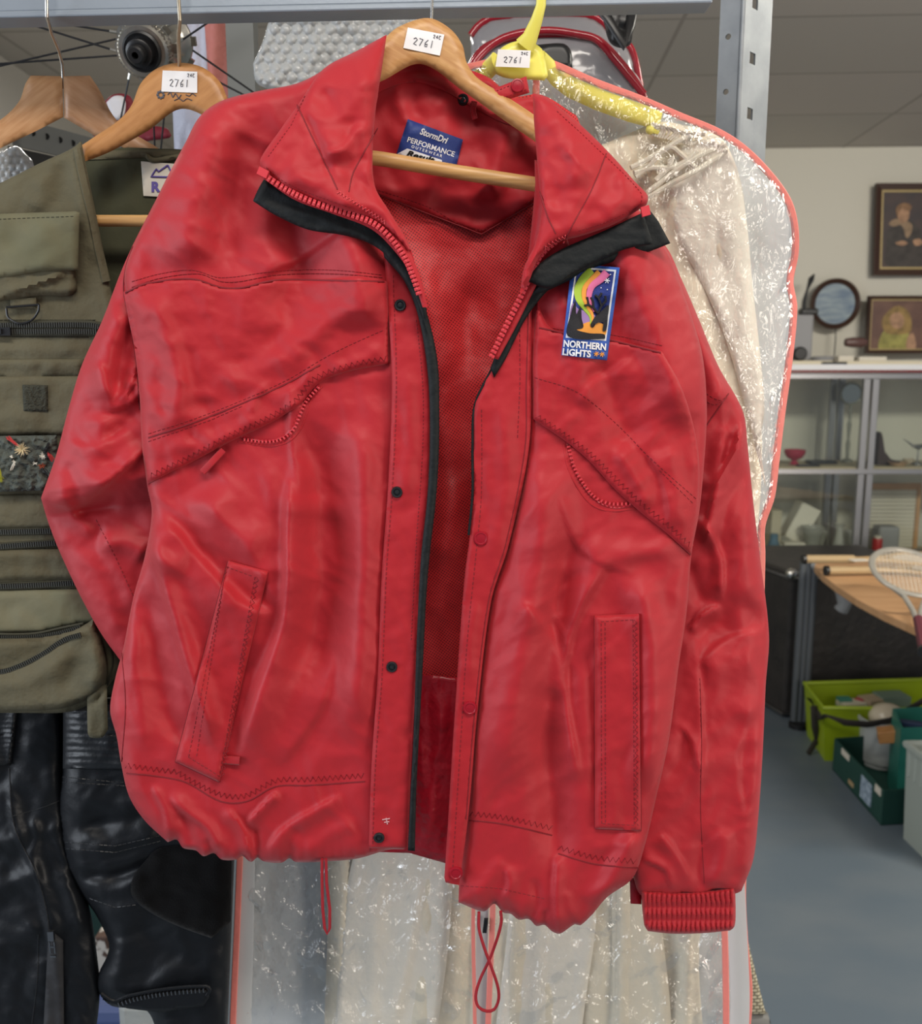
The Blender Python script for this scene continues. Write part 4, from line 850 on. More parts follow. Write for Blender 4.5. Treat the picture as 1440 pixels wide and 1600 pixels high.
def vsub(out, field=None, off=.003, R=6, D=6, name='pocket', mat=None, sp=6, base=None):
    s = sub(base or VF, out, off, field or Field().noise(40, 30, 4, random.randint(1, 400)).noise(18, 18, 1.5, 7), R, D); s.mesh(name, mat or m_olive, vest, sp, thick=.002); return s
vsub(np.vstack([poly([(-60, 400), (116, 398), (119, 452)], 7, False), spline([(119, 452), (108, 462), (60, 462), (0, 470), (-60, 474)], 7)]), Field().noise(50, 16, 6, 5).ridge([(108, 425), (70, 440), (0, 462)], 8, 9, 'a'), .004, 8, 10)
FP = vsub(np.vstack([poly([(-60, 338), (0, 334), (118, 330), (123, 332), (121, 422)], 7, False), poly([(121, 422), (60, 424), (0, 434), (-60, 440)], 7, False)]), Field().ridge([(70, 340), (64, 390), (70, 424)], 20, 6).noise(40, 40, 4, 8), .012, 6, 6, 'pocket_flap', m_olivel)
dashes(FP, [(-40, 344), (116, 338)], .0004, 5, 3).build('stitching', m_ost, vest)
# D ring
tbv = sub(VF, poly([(16, 466), (56, 465), (56, 482), (16, 482)], 5), .004, Field(), 3, 2); tbv.mesh('ring_tab', m_olive, vest, 5)
mb = MB().tube(VF.pts(np.array(list(spline([(10, 482), (13, 496), (26, 504), (36, 505), (50, 500), (60, 486), (61, 476)], 3))), .006), .0011, 8); mb.tube(VF.pts([(10, 480), (61, 476)], .006), .0011, 8); mb.build('d_ring', m_blackpl, vest)
def vzip(line, w=9, gap=True, puller=None):
    s = strip_on(VF, spline(line, 6), w+6, .0015, .001).build('zip_tape', m_ost, vest)
    teeth2(VF, line, 3.6)
def teeth2(sh, line, pitch, name='zip_teeth', r=.0012, parent=None, mat=None, off=.004):
    L = spline(line, pitch); mb = MB(); pt_ = sh.pts(L, off); t = np.gradient(L, axis=0)
    for i, p in enumerate(pt_):
        d_ = Vector((t[i][0], 0, -t[i][1])).normalized(); n_ = Vector((d_.z, 0, -d_.x)); mb.obox(p, d_*r*.55, n_*r*2.1, Vector((0, r, 0)))
    return mb.build(name, mat or m_ozip, parent or vest)
vzip([(-30, 509), (60, 508), (140, 508), (160, 512)]); vzip([(-30, 518), (60, 518), (150, 518)])
mb = MB().obox(VF.pts([(6, 518)], .006)[0], (.007, 0, 0), (0, .0015, 0), (0, 0, .004)); mb.obox(VF.pts([(-10, 518)], .007)[0], (.008, 0, 0), (0, .001, 0), (0, 0, .0025)); mb.build('zip_pull', m_blackpl, vest)
mb = MB()
for ln in ([(-30, 500), (150, 500)], [(-30, 526), (140, 527)], [(-30, 562), (130, 562)], [(-30, 586), (120, 586)]): dashes(VF, ln, .0005, 5, 2, .0005, mb)
mb.build('stitching', m_ost, vest)
vsub(poly([(-60, 562), (130, 561), (126, 588), (-60, 588)], 8), None, .002, 4, 4, 'pocket_band'); 
vsub(poly([(-60, 588), (190, 586), (196, 680), (-60, 680)], 8), None, .001, 6, 8)
m_velcro = M('velcro_patch', (0.045, 0.045, 0.030), .95, bump=[(500, .003, 3)])
vel = sub(VF, poly([(35, 601), (74, 602), (75, 643), (37, 642)], 4), .007, Field().noise(5, 5, 3, 3), 3, 3); vel.mesh('velcro_square', m_velcro, vest, 3)
# fleece fly patch with flies
m_fleece = M('grey_fleece', (0.085, 0.095, 0.080), .95, bump=[(160, .006, 4)])
fp_ = sub(VF, poly([(-50, 682), (88, 680), (92, 726), (82, 766), (-50, 770)], 4), .010, Field().noise(10, 9, 9, 33).noise(5, 5, 4, 34), 8, 14); FPo = fp_.mesh('fly_patch', m_fleece, vest, 3); FPo['label'] = 'grey fleece patch holding small feathered flies'
def flyo(x, y, cols, seed, n=46, r=13, tail=None):
    rr = random.Random(seed); c = fp_.pts([(x, y)], .003)[0]
    mb = MB()
    for i in range(n):
        q = rr.random()*2*PI; e_ = rr.random()*.9; d_ = Vector((math.cos(q)*(1-e_*.4), -e_, math.sin(q)*(1-e_*.4)))
        mb.tube([c, c+d_*r*MPP*(.6+.4*rr.random())], [.0005, .00012], 4)
    o = mb.build('fly_lure', cols[0], FPo)
    if tail:
        mb = MB()
        for i in range(9):
            k = rr.uniform(-3, 3); mb.tube([c, fp_.pts([((x+tail[0])/2+k, (y+tail[1])/2)], .004)[0], fp_.pts([(tail[0]+k, tail[1]+rr.uniform(-3, 3))], .004)[0]], .0005, 4)
        mb.build('fly_tail', cols[1], FPo)
c_f1 = M('pale_feather', (0.70, 0.60, 0.38), .8); c_f2 = M('red_feather', (0.42, 0.03, 0.03), .8); c_f3 = M('white_feather', (0.75, 0.72, 0.62), .8); c_f4 = M('black_feather', (0.01, 0.01, 0.01), .8); c_f5 = M('yellow_green_feather', (0.30, 0.30, 0.02), .8); c_f6 = M('rust_feather', (0.30, 0.06, 0.02), .8)
flyo(35, 702, (c_f1, c_f2), 1, 80, 15, (12, 684)); flyo(23, 722, (c_f3, c_f3), 2, 12, 6, (17, 732)); flyo(68, 712, (c_f3, c_f4), 3, 26, 8, (76, 694)); flyo(66, 728, (c_f6, c_f4), 4, 40, 8, (76, 742)); flyo(55, 724, (c_f3, c_f3), 5, 18, 6, None); flyo(2, 748, (c_f5, c_f5), 6, 36, 8, (-4, 730)); flyo(74, 704, (c_f4, c_f2), 8, 30, 9, (82, 720)); flyo(18, 713, (c_f3, c_f3), 9, 16, 4)
mb = MB()
for ln in ([(-30, 776), (100, 774)], [(-30, 800), (150, 798)], [(-30, 858), (160, 856)], [(-30, 922), (160, 918)], [(-30, 962), (180, 960)], [(-30, 972), (170, 968)]): dashes(VF, ln, .0005, 5, 2, .0005, mb)
mb.build('stitching', m_ost, vest)
vsub(np.vstack([poly([(-60, 774), (90, 772), (150, 790), (160, 822)], 8, False), poly([(160, 822), (80, 824), (-60, 826)], 8, False)]), None, .002, 4, 4, 'pocket_band')
vzip([(-30, 832), (60, 830), (140, 828)], 6); vzip([(-30, 856), (60, 850), (150, 846)], 6)
vsub(poly([(-60, 862), (170, 856), (176, 902), (-60, 908)], 8), Field().noise(18, 60, 4, 5), .003, 5, 5, 'pocket_band'); vzip([(-30, 917), (60, 914), (160, 908)], 6)
vsub(np.vstack([poly([(-60, 925), (170, 920), (176, 955)], 8, False), poly([(172, 972), (120, 975), (60, 988), (-60, 992)], 8, False)]), None, .003, 5, 5, 'pocket_band', m_olivel)
bp = vsub(np.vstack([spline([(-60, 996), (60, 995), (110, 985), (136, 974), (146, 966)], 7), spline([(150, 980), (160, 1010), (166, 1050), (158, 1080), (130, 1096), (90, 1108), (0, 1112), (-60, 1112)], 7)]),
     Field().ridge([(-40, 1050), (20, 1040), (80, 1010), (132, 990)], 14, -9).ridge([(-30, 1075), (40, 1062), (100, 1030), (140, 1000)], 16, 9).ridge([(120, 1000), (112, 1040), (100, 1080)], 12, -6).ridge([(140, 1000), (150, 1040), (140, 1080)], 10, 8).noise(40, 24, 3, 3), .010, 12, 26, 'pocket')
teeth2(VF, [(-30, 996), (40, 996), (90, 990), (125, 980)], 3.4, off=.012)
teeth2(bp, [(-30, 1050), (10, 1048), (60, 1026), (100, 1000), (125, 992)], 3.4, off=.001); tube_on(VF, spline([(-30, 990), (50, 990), (100, 980), (130, 974)], 6), .0012, .010).build('zip_welt', m_ost, vest)
vt = sub(VF, np.vstack([poly([(136, 1078), (166, 1070), (168, 1140)], 5, False), spline([(168, 1140), (160, 1152), (140, 1152), (137, 1146), (136, 1078)], 5)]), .020, Field(), 4, 3); vt.mesh('hem_tab', m_olive, vest, 5)
tube_on(VF, spline([(148, 960), (166, 990), (176, 1030), (168, 1070)], 6), .001, .001).build('piping', m_ost, vest)
# ================================================================ LEATHER TROUSERS
m_leather = M('black_leather', (0.006, 0.007, 0.009), .42, spec=.3, bump=[(160, .0003, 2)])
m_leatherr = M('black_stretch_leather', (0.010, 0.011, 0.013), .42, spec=.5, bump=[(300, .0004, 2)])
m_suede = M('black_suede', (0.0035, 0.0035, 0.004), .95, spec=.1, sheen=.05, bump=[(600, .0006, 2)])
tr = thing('leather_trousers', 'black leather motorcycle trousers with ribbed stretch panels, hanging below the olive vest', 'trousers', tuple(P(120, 1590, 1.0)))
TLF = Field().ridge([(14, 1200), (22, 1290), (58, 1370), (76, 1450), (90, 1560)], 14, 10, 'b').ridge([(-20, 1330), (40, 1300), (70, 1280)], 14, 7).ridge([(-40, 1420), (20, 1380), (70, 1360)], 14, 9).ridge([(60, 1310), (90, 1290), (110, 1260)], 8, 5).ridge([(-20, 1500), (40, 1460), (64, 1440)], 18, 9).ridge([(90, 1350), (110, 1400), (130, 1460)], 12, 9).ridge([(30, 1560), (50, 1500), (56, 1460)], 12, -6)
TLF.ridge([(70, 1290), (90, 1340), (100, 1390)], 7, -5, 'c').ridge([(48, 1275), (58, 1310), (46, 1340)], 6, 5).noise(40, 50, 8, 121).noise(24, 26, 1.5, 122).noise(40, 24, 3, 123, .5, True)
TL = Sheet(np.vstack([poly([(-120, 1090), (98, 1090)], 8, False)[:-1], spline([(98, 1090), (100, 1180), (100, 1260), (118, 1350), (140, 1420), (150, 1480), (156, 1550), (146, 1640)], 8)[:-1], poly([(146, 1640), (-120, 1640), (-120, 1090)], 12, False)[:-1]]), 1.0, TLF, 30, 36)
TL.mesh('trouser_leg', m_leather, tr, 5, back=.05)
TRF = Field().ridge([(100, 1330), (180, 1320), (250, 1290)], 22, 12).ridge([(110, 1250), (190, 1255), (260, 1240)], 22, 8).ridge([(110, 1290), (180, 1285), (250, 1260)], 12, -7).ridge([(110, 1350), (170, 1352), (240, 1335)], 9, 6).ridge([(115, 1370), (190, 1366), (245, 1340)], 8, -8).ridge([(140, 1400), (190, 1390), (230, 1362)], 12, 8).ridge([(140, 1420), (200, 1420), (240, 1400)], 14, 6)
TRF.ridge([(170, 1460), (180, 1520), (170, 1560)], 24, 10).ridge([(210, 1430), (260, 1490), (330, 1500)], 22, -8).ridge([(180, 1560), (240, 1540), (320, 1470)], 18, 9).noise(50, 50, 8, 131).noise(24, 24, 1.3, 132).noise(44, 24, 3, 133, -.3, True)
TR = Sheet(np.vstack([poly([(96, 1090), (362, 1090), (366, 1345), (354, 1640), (250, 1640)], 8, False)[:-1], spline([(250, 1640), (230, 1580), (175, 1572), (154, 1550), (154, 1522), (168, 1492), (170, 1474), (150, 1430), (122, 1390), (103, 1345), (92, 1265), (97, 1205), (98, 1150), (96, 1090)], 8)[:-1]]), .99, TRF, 30, 40)
TR.mesh('trouser_leg', m_leather, tr, 5, back=.05)
def ribpanel(base, out, pitch, y0, slope, seed):
    f = Field().fn(lambda q: 3.4*np.abs(np.sin(PI*(q[:, 1]-y0+slope*(q[:, 0]))/pitch))**.6)
    s = sub(base, out, .003, f, 5, 4); s.mesh('stretch_panel', m_leatherr, tr, 3, thick=.002)
ribpanel(TR, poly([(99, 1098), (330, 1098), (330, 1208), (98, 1201)], 5), 10.2, 0, -.03, 1)
ribpanel(TL, poly([(-60, 1098), (28, 1098), (16, 1196), (-60, 1198)], 5), 7.5, 0, .02, 2)
sp_ = sub(TR, np.vstack([spline([(236, 1334), (250, 1325), (300, 1320), (362, 1318)], 7), poly([(360, 1440), (335, 1462)], 7, False), spline([(330, 1466), (280, 1448), (232, 1424), (206, 1400), (208, 1370), (236, 1334)], 7)]), .002, Field().noise(40, 40, 4, 5), 6, 5); sp_.mesh('suede_patch', m_suede, tr, 6)
mb = MB()
for ln in ([(98, 1214), (180, 1222), (260, 1226)], [(98, 1222), (260, 1232)], [(102, 1316), (180, 1322), (250, 1306)], [(104, 1326), (180, 1332), (252, 1314)], [(140, 1404), (180, 1418), (212, 1414)]): dashes(TR, ln, .0006, 6, 2, 0, mb)
for ln in ([(14, 1200), (22, 1290), (58, 1370), (76, 1450), (74, 1560)], [(16, 1276), (60, 1264), (96, 1250)], [(60, 1460), (58, 1530), (50, 1600)]): tube_on(TL, spline(ln, 6), .0008, 0, mb); 
mb.build('seam', m_leatherr, tr)
# zip with a pull on the left leg
zs = sub(TL, poly([(76, 1452), (98, 1470), (100, 1640), (66, 1640)], 6), .004, Field().noise(16, 60, 4, 4), 5, 4); zs.mesh('zip_placket', M('black_webbing', (0.016, 0.016, 0.018), .7), tr, 6)
m_gun = M('gunmetal_pull', (0.30, 0.30, 0.31), .3, 1)
mb = MB(); c1 = zs.pts([(80, 1462)], .006)[0]; c2_ = zs.pts([(83, 1492)], .006)[0]
mb.obox(c1, (.0035, 0, 0), (0, .002, 0), (0, 0, .006)); ax_ = (c2_-c1).normalized(); nx = Vector((ax_.z, 0, -ax_.x))
for s_ in (-1, 1): mb.obox((c1+c2_)/2+nx*.0028*s_+ax_*.003, nx*.0008, Vector((0, .0008, 0)), ax_*.008)
mb.obox(c2_+ax_*.002, nx*.0034, Vector((0, .0009, 0)), ax_*.0012); mb.obox((c1+c2_)/2+ax_*.002, nx*.003, Vector((0, .0008, 0)), ax_*.001); o = mb.build('zip_pull', m_gun, tr, False); o['label'] = 'metal zip pull'
# trouser hem zip, right leg
hz_ = Sheet(np.vstack([spline([(160, 1562), (180, 1566), (200, 1558), (260, 1548), (325, 1545)], 6), poly([(326, 1560), (318, 1572), (250, 1582), (200, 1576)], 6, False)]), .955, Field(), 5, 4); hz_.mesh('hem_flap', m_leather, tr, 5, thick=.003)
tube_on(hz_, spline([(158, 1552), (178, 1564), (200, 1556), (260, 1545), (322, 1541), (328, 1546), (322, 1556)], 5), .0019, .001).build('piping', m_leather, tr)
teeth2(hz_, [(186, 1569), (215, 1560), (262, 1552), (318, 1547)], 6, parent=tr, mat=m_gun, r=.0012, off=.001)
# ================================================================ GARMENT BAG WITH DRESS
BY = 1.0
def bagY(q): return np.interp(q[:, 1], [90, 240, 420, 1600], [.945, .975, 1.015, 1.05])
m_piping = M('coral_piping', (0.92, 0.27, 0.23), .45, bump=[(120, .001, 2)])
m_bagback = M('frosted_bag_back', (0.74, 0.77, 0.78), .5, alpha=.96, bump=[(30, .004, 3)])
# clear film: mostly see-through with sharp wrinkled highlights
m_film = bpy.data.materials.new('clear_film'); m_film.use_nodes = True; m_film['out'] = 1
N, Lk = nodes_of(m_film); N.remove(N['Principled BSDF']); tcf = N.new('ShaderNodeTexCoord')
def nbump(N, Lk, src, scale, dist, prev=None, detail=3, vor=False):
    mp = N.new('ShaderNodeMapping'); mp.inputs['Scale'].default_value = (scale, scale*.6, scale*.7); Lk.new(src, mp.inputs[0])
    n = N.new('ShaderNodeTexVoronoi' if vor else 'ShaderNodeTexNoise'); n.inputs['Scale'].default_value = 1
    if vor: n.feature = 'SMOOTH_F1'; n.inputs['Smoothness'].default_value = .25
    else: n.inputs['Detail'].default_value = detail; n.inputs['Distortion'].default_value = 1.2
    Lk.new(mp.outputs[0], n.inputs['Vector']); b = N.new('ShaderNodeBump'); b.inputs['Distance'].default_value = dist; Lk.new(n.outputs['Distance' if vor else 'Fac'], b.inputs['Height'])
    if prev is not None: Lk.new(prev, b.inputs['Normal'])
    return b.outputs[0]
nb_ = nbump(N, Lk, tcf.outputs['Object'], 24, .020); nb_ = nbump(N, Lk, tcf.outputs['Object'], 60, .006, nb_, 2, True); nb_ = nbump(N, Lk, tcf.outputs['Object'], 150, .0016, nb_, 2)
gl = N.new('ShaderNodeBsdfGlossy'); gl.inputs['Roughness'].default_value = .05; gl.inputs['Color'].default_value = (1, 1, 1, 1); Lk.new(nb_, gl.inputs['Normal'])
trn = N.new('ShaderNodeBsdfTransparent'); trn.inputs['Color'].default_value = (.97, .97, .965, 1); fre = N.new('ShaderNodeLayerWeight'); fre.inputs['Blend'].default_value = .25
dfu = N.new('ShaderNodeBsdfDiffuse'); dfu.inputs['Color'].default_value = (.8, .82, .83, 1); Lk.new(nb_, dfu.inputs['Normal'])
mx1 = N.new('ShaderNodeMixShader'); mx1.inputs[0].default_value = .02; Lk.new(trn.outputs[0], mx1.inputs[1]); Lk.new(dfu.outputs[0], mx1.inputs[2])
mx2 = N.new('ShaderNodeMixShader'); fm = math_n(N, Lk, 'MINIMUM', math_n(N, Lk, 'MULTIPLY_ADD', fre.outputs[0], .4, .085), .35)
Lk.new(fm, mx2.inputs[0]); Lk.new(mx1.outputs[0], mx2.inputs[1]); Lk.new(gl.outputs[0], mx2.inputs[2]); Lk.new(mx2.outputs[0], N['Material Output'].inputs['Surface'])
bag = thing('garment_bag', 'clear plastic garment bag with coral piping, hanging behind the red jacket', 'garment bag', tuple(P(760, 1590, 1.04)))
right_edge = [(862, 99), (930, 128), (1000, 154), (1060, 180), (1122, 206), (1162, 232), (1200, 270), (1230, 312), (1241, 350), (1242, 395), (1234, 440), (1240, 480), (1233, 560), (1222, 640), (1212, 720), (1205, 775), (1190, 822), (1190, 870), (1186, 1000), (1175, 1200), (1160, 1380), (1163, 1470), (1170, 1550), (1164, 1640)]
top_edge = [(380, 320), (480, 220), (600, 150), (690, 116), (742, 102), (790, 93), (830, 92), (862, 99)]
left_edge = [(364, 1640), (362, 1560), (370, 1450), (372, 1340), (378, 1100), (372, 700), (362, 420), (380, 320)]
bago = np.vstack([spline(top_edge, 9)[:-1], spline(right_edge, 9)[:-1], poly([(1164, 1640), (364, 1640)], 9, False)[:-1], spline(left_edge, 9)[:-1]])
ff = Field().noise(46, 90, 16, 141).noise(22, 34, 7, 142).noise(30, 60, 8, 143, .4, True)
FB = Sheet(bago, bagY, ff, 40, 24, off=.004); FB.mesh('clear_front', m_film, bag, 7, thick=None)
BB = Sheet(bago, lambda q: bagY(q)+.06, Field().noise(50, 120, 10, 144), 20, 0, off=0); BB.mesh('frosted_back', m_bagback, bag, 14, thick=.0003)
FBp = Sheet(bago, bagY, Field(), 0, 0, off=.002)
def piping(line, w, name='piping', sh=None, step=6, off=.001):
    strip_on(sh or FBp, spline(line, step), w, .002, off).build(name, m_piping, bag)
piping(top_edge[3:]+right_edge[1:], 11); piping([(362, 1640), (365, 1560), (370, 1450), (375, 1330), (382, 1200)], 10, off=.022)
for ln in ([(1128, 1380), (1132, 1460), (1134, 1560), (1134, 1640)],): piping(ln, 10, off=.03)
m_filmw = M('white_band', (0.72, 0.74, 0.74), .5, alpha=.8)
piping([(740, 1380), (739, 1460), (741, 1560), (742, 1640)], 6, 'zip_piping', off=.03); piping([(770, 1380), (769, 1440), (764, 1560), (761, 1640)], 9, 'zip_piping', off=.03)
strip_on(FBp, spline([(755, 1380), (753, 1460), (751, 1560), (750, 1640)], 8), 18, .0005, .026).build('zip_tape', m_filmw, bag)
mb = MB().obox(FBp.pts([(758, 1446)], .034)[0], (.0025, 0, 0), (0, .002, 0), (.001, 0, .009)); mb.build('zip_pull', m_blackpl, bag, False)
piping([(838, 96), (838, 120), (837, 146), (838, 200)], 11, 'zip_piping', off=.008); piping([(810, 102), (808, 118), (806, 132)], 10, 'zip_piping', off=.008)
# white strips inside left and right edges
strip_on(FBp, spline([(385, 1300), (384, 1400), (380, 1560), (379, 1640)], 8), 26, .0005, .018).build('side_gusset', m_filmw, bag)
strip_on(FBp, spline([(1148, 1380), (1152, 1460), (1156, 1560), (1153, 1640)], 8), 30, .0005, .018).build('side_gusset', m_filmw, bag)
# yellow plastic hanger
yh = thing('plastic_hanger', 'yellow plastic hanger with a long looped hook, inside the clear garment bag', 'hanger', tuple(P(820, 90, .91)))
def yl(pts, r, Yv=None, n=12): return MB().tube([P(*p) for p in pts], r, n)
MB().tube([P(846, -22, .885), P(845, 8, .887), P(838, 32, .894), P(828, 58, .90), P(820, 72, .905)], [.0042, .0045, .0055, .0072, .010], 14, flat=.5).build('hook_stem', m_yellow, yh)
b = P(846, -22, .885); MB().tube([b-Vector((0, 0, .01)), b]+[b+Vector((0, t[0], t[1])) for t in ((0, .03), (.0, .08), (.012, .10), (.036, .108), (.06, .10), (.068, .085))], .0042, 12, flat=.6).build('hook', m_yellow, yh)
ys = Sheet(np.vstack([spline([(772, 100), (780, 78), (800, 66), (824, 64), (846, 76), (852, 96), (856, 118)], 5), spline([(850, 126), (815, 124), (790, 122), (775, 116)], 5)]), .912, Field(), 8, 7); ys.mesh('hanger_crown', m_yellow, yh, 5, back=.004)
mb = MB().tube([P(845, 92, .925), P(868, 118, .955), P(890, 136, .965), P(935, 156, .973), P(985, 174, .98), P(1030, 188, .985)], [.008, .010, .010, .0105, .0105, .0095], 12, flat=.5); mb.build('hanger_arm', m_yellow, yh)
mb = MB().tube([P(775, 96, .925), P(752, 120, .955), P(730, 136, .965), P(640, 175, .975), P(520, 240, .985)], .009, 12, flat=.5); mb.build('hanger_arm', m_yellow, yh)
mb = MB().tube([P(1014, 203, .975), P(1030, 208, .978), P(1046, 216, .982)], .0028, 8); mb.ball(P(1015, 203, .974), .0045, 8); mb.build('strap_notch', m_yellow, yh)
sticker(Sheet(ys.A, .900, Field()), [(778, 77), (829, 79), (827, 106), (774, 104)], '2761', yh)
# dress
DRC = (0.88, 0.80, 0.63)
m_dress = M('cream_satin', DRC, .5, spec=.4, sheen=.2, bump=[(24, .005, 3), (110, .0012, 3)]); m_dress2 = M('white_voile', (0.92, 0.87, 0.76), .6, spec=.3, bump=[(40, .003, 3), (200, .0008, 2)])
m_trim = M('ivory_braid', (0.76, 0.71, 0.59), .6, bump=[(700, .0004, 2)])
dress = thing('dress', 'cream satin dress with braided cord trim at the shoulder, inside the clear garment bag', 'dress', tuple(P(800, 1590, 1.06)))
def drY(q): return bagY(q)+.026
dr_o = np.vstack([spline([(860, 250), (930, 230), (990, 205), (1030, 190), (1070, 196), (1118, 208), (1140, 236), (1158, 290), (1168, 370), (1174, 450), (1180, 540), (1186, 620), (1190, 700), (1186, 800), (1170, 1000), (1150, 1200), (1110, 1380), (1092, 1480), (1100, 1640)], 9), poly([(505, 1640), (512, 1450), (508, 1330), (560, 900), (640, 500), (700, 300), (780, 260)], 12, False)])
df = Field().ridge([(1060, 230), (1120, 380), (1150, 560)], 40, 16).ridge([(1090, 300), (1105, 420), (1140, 600)], 18, -10).ridge([(1140, 260), (1160, 400), (1176, 600)], 10, 8).ridge([(1040, 280), (1060, 360), (1090, 420)], 16, 9)
for i, x in enumerate((535, 590, 660, 735, 800, 850, 905, 965, 1030, 1075)):
    df.ridge([(x+12, 1250), (x+4, 1400), (x, 1560), (x-4, 1680)], 16+4*(i % 3), (14, -10, 18, -12, 16)[i % 5], 'abr'[i % 3])
df.noise(50, 120, 9, 151).noise(20, 26, 3, 152)
DR = Sheet(dr_o, drY, df, 24, 16); DR.mesh('skirt_body', m_dress, dress, 7, back=.012)
ov = Sheet(np.vstack([spline([(560, 1300), (540, 1400), (520, 1640)], 9), poly([(520, 1640), (678, 1640)], 9, False), spline([(678, 1640), (690, 1560), (700, 1480), (706, 1400), (708, 1330), (700, 1290)], 9)]), lambda q: drY(q)-.016, Field().ridge([(600, 1320), (585, 1450), (580, 1640)], 12, 6).ridge([(660, 1360), (640, 1480), (610, 1620)], 20, 9, 'a').ridge([(690, 1340), (685, 1480), (668, 1640)], 14, 7).noise(40, 60, 5, 161), 8, 5)
ov.mesh('front_panel', m_dress2, dress, 6)
ov = Sheet(np.vstack([spline([(800, 1380), (790, 1480), (770, 1640)], 9), poly([(770, 1640), (905, 1640)], 9, False), spline([(905, 1640), (915, 1560), (930, 1450), (930, 1390)], 9)]), lambda q: drY(q)-.014, Field().ridge([(850, 1400), (842, 1500), (836, 1640)], 12, 8).noise(30, 60, 5, 162), 8, 5)
ov.mesh('front_panel', m_dress2, dress, 6)
ov = Sheet(np.vstack([spline([(955, 1380), (957, 1480), (958, 1640)], 9), poly([(958, 1640), (1050, 1640)], 9, False), spline([(1050, 1640), (1046, 1560), (1034, 1450), (1030, 1390)], 9)]), lambda q: drY(q)-.012, Field().ridge([(1005, 1440), (1030, 1540), (1034, 1640)], 8, 6).noise(30, 60, 5, 163), 8, 5)
ov.mesh('front_panel', m_dress, dress, 6)
# pale sleeve along the right of the dress, cord trim at the shoulder
slv = Sheet(np.vstack([spline([(1120, 215), (1146, 250), (1164, 330), (1176, 450), (1188, 560), (1194, 640), (1188, 690), (1196, 760)], 7), spline([(1180, 700), (1160, 620), (1130, 520), (1090, 430), (1062, 380), (1040, 300), (1060, 230), (1120, 215)], 8)]), lambda q: drY(q)-.014, Field().ridge([(1130, 300), (1150, 420), (1170, 600)], 16, 8).noise(20, 50, 5, 164), 12, 10); slv.mesh('sleeve', m_dress2, dress, 6)
mb = MB()
for ln in ([(985, 262), (1010, 250), (1040, 232), (1072, 214), (1100, 208)], [(990, 270), (1020, 262), (1050, 262), (1076, 248), (1088, 236)], [(992, 276), (1015, 258), (1030, 240), (1048, 230), (1062, 240), (1086, 262)], [(1012, 308), (1050, 286), (1095, 262), (1134, 236)], [(1012, 300), (1050, 270), (1090, 244), (1132, 226)], [(1024, 282), (1044, 262), (1050, 244)]):
    tube_on(DR, spline(ln, 5), .0028, .012, mb, 8)
mb.build('cord_trim', m_trim, dress)
lc = Sheet(np.vstack([spline([(985, 262), (1030, 238), (1070, 214), (1115, 212), (1140, 232)], 6), spline([(1120, 250), (1070, 275), (1014, 306), (990, 285)], 6)]), lambda q: drY(q)-.006, Field().fn(lambda q: 3*np.sin(q[:, 0]/2.6)*np.sin(q[:, 1]/2.2)), 5, 4); lc.mesh('lace_inset', m_trim, dress, 3)
# ruffle of gathered cloth at the strap
mb = MB(); rr = random.Random(4)
for i in range(16):
    x = 1020+i*4; tube_on(DR, spline([(x, 192+i*1.2), (x+6+rr.uniform(-4, 4), 200+i*1.2), (x-2, 212+i)], 4), .0016, .010, mb, 6)
mb.build('gathering', m_trim, dress)
# ================================================================ THINGS HIGH BEHIND THE RACK
# bicycle wheel: hub and spokes
m_alloy = M('polished_alloy', (0.50, 0.48, 0.43), .28, 1, bump=[(60, .0006, 2)])
HC = P(244, 68, 1.24); HA = (P(186, 101, 1.10)-HC).normalized()
whl = thing('bicycle_wheel', 'bicycle wheel with a silver hub and black spokes, behind the wooden hangers', 'wheel', tuple(HC))
fr_ = .042
prof = [(0, -.035), (.006, -.035), (.006, -.03), (fr_*.8, -.028), (fr_, -.022), (fr_, -.017), (fr_*.86, -.012), (.030, -.004), (.028, .018), (.026, .03), (.029, .034), (.033, .038), (.033, .043), (.025, .046)]
MB().lathe(prof, HC, HA, 48).build('hub_shell', m_alloy, whl)
E1 = HA.cross(Vector((0, 0, 1))).normalized(); E2 = HA.cross(E1)
mb = MB(); mb.lathe([(.025, .044), (.031, .046), (.032, .060), (.0285, .064), (.022, .064), (.022, .058)], HC, HA, 48)
for k in range(44):
    q = 2*PI*k/44; d_ = E1*math.cos(q)+E2*math.sin(q); mb.obox(HC+HA*.054+d_*.032, d_*.0012, HA*.007, HA.cross(d_)*.0012)
mb.build('lock_ring', m_alloy, whl)
MB().lathe([(.022, .055), (.0235, .066), (.021, .068), (.018, .066), (.016, .066), (.016, .078), (.013, .080), (.011, .080), (.0105, .092), (.0085, .094), (.004, .094), (.0035, .084)], HC, HA, 28).build('axle_cap', m_blackpl, whl)
mb = MB()
for k in range(10):     # spoke lugs round the flanges
    q = 2*PI*k/10; d_ = E1*math.cos(q)+E2*math.sin(q); tdir = HA.cross(d_)
    for off in (-.019, .040): mb.obox(HC+HA*off+d_*(fr_ if off < 0 else .034), d_*.005, tdir*.0055, HA*.003)
mb.build('spoke_lugs', m_alloy, whl)
m_spoke = M('black_spoke', (0.012, 0.012, 0.014), .4, .3)
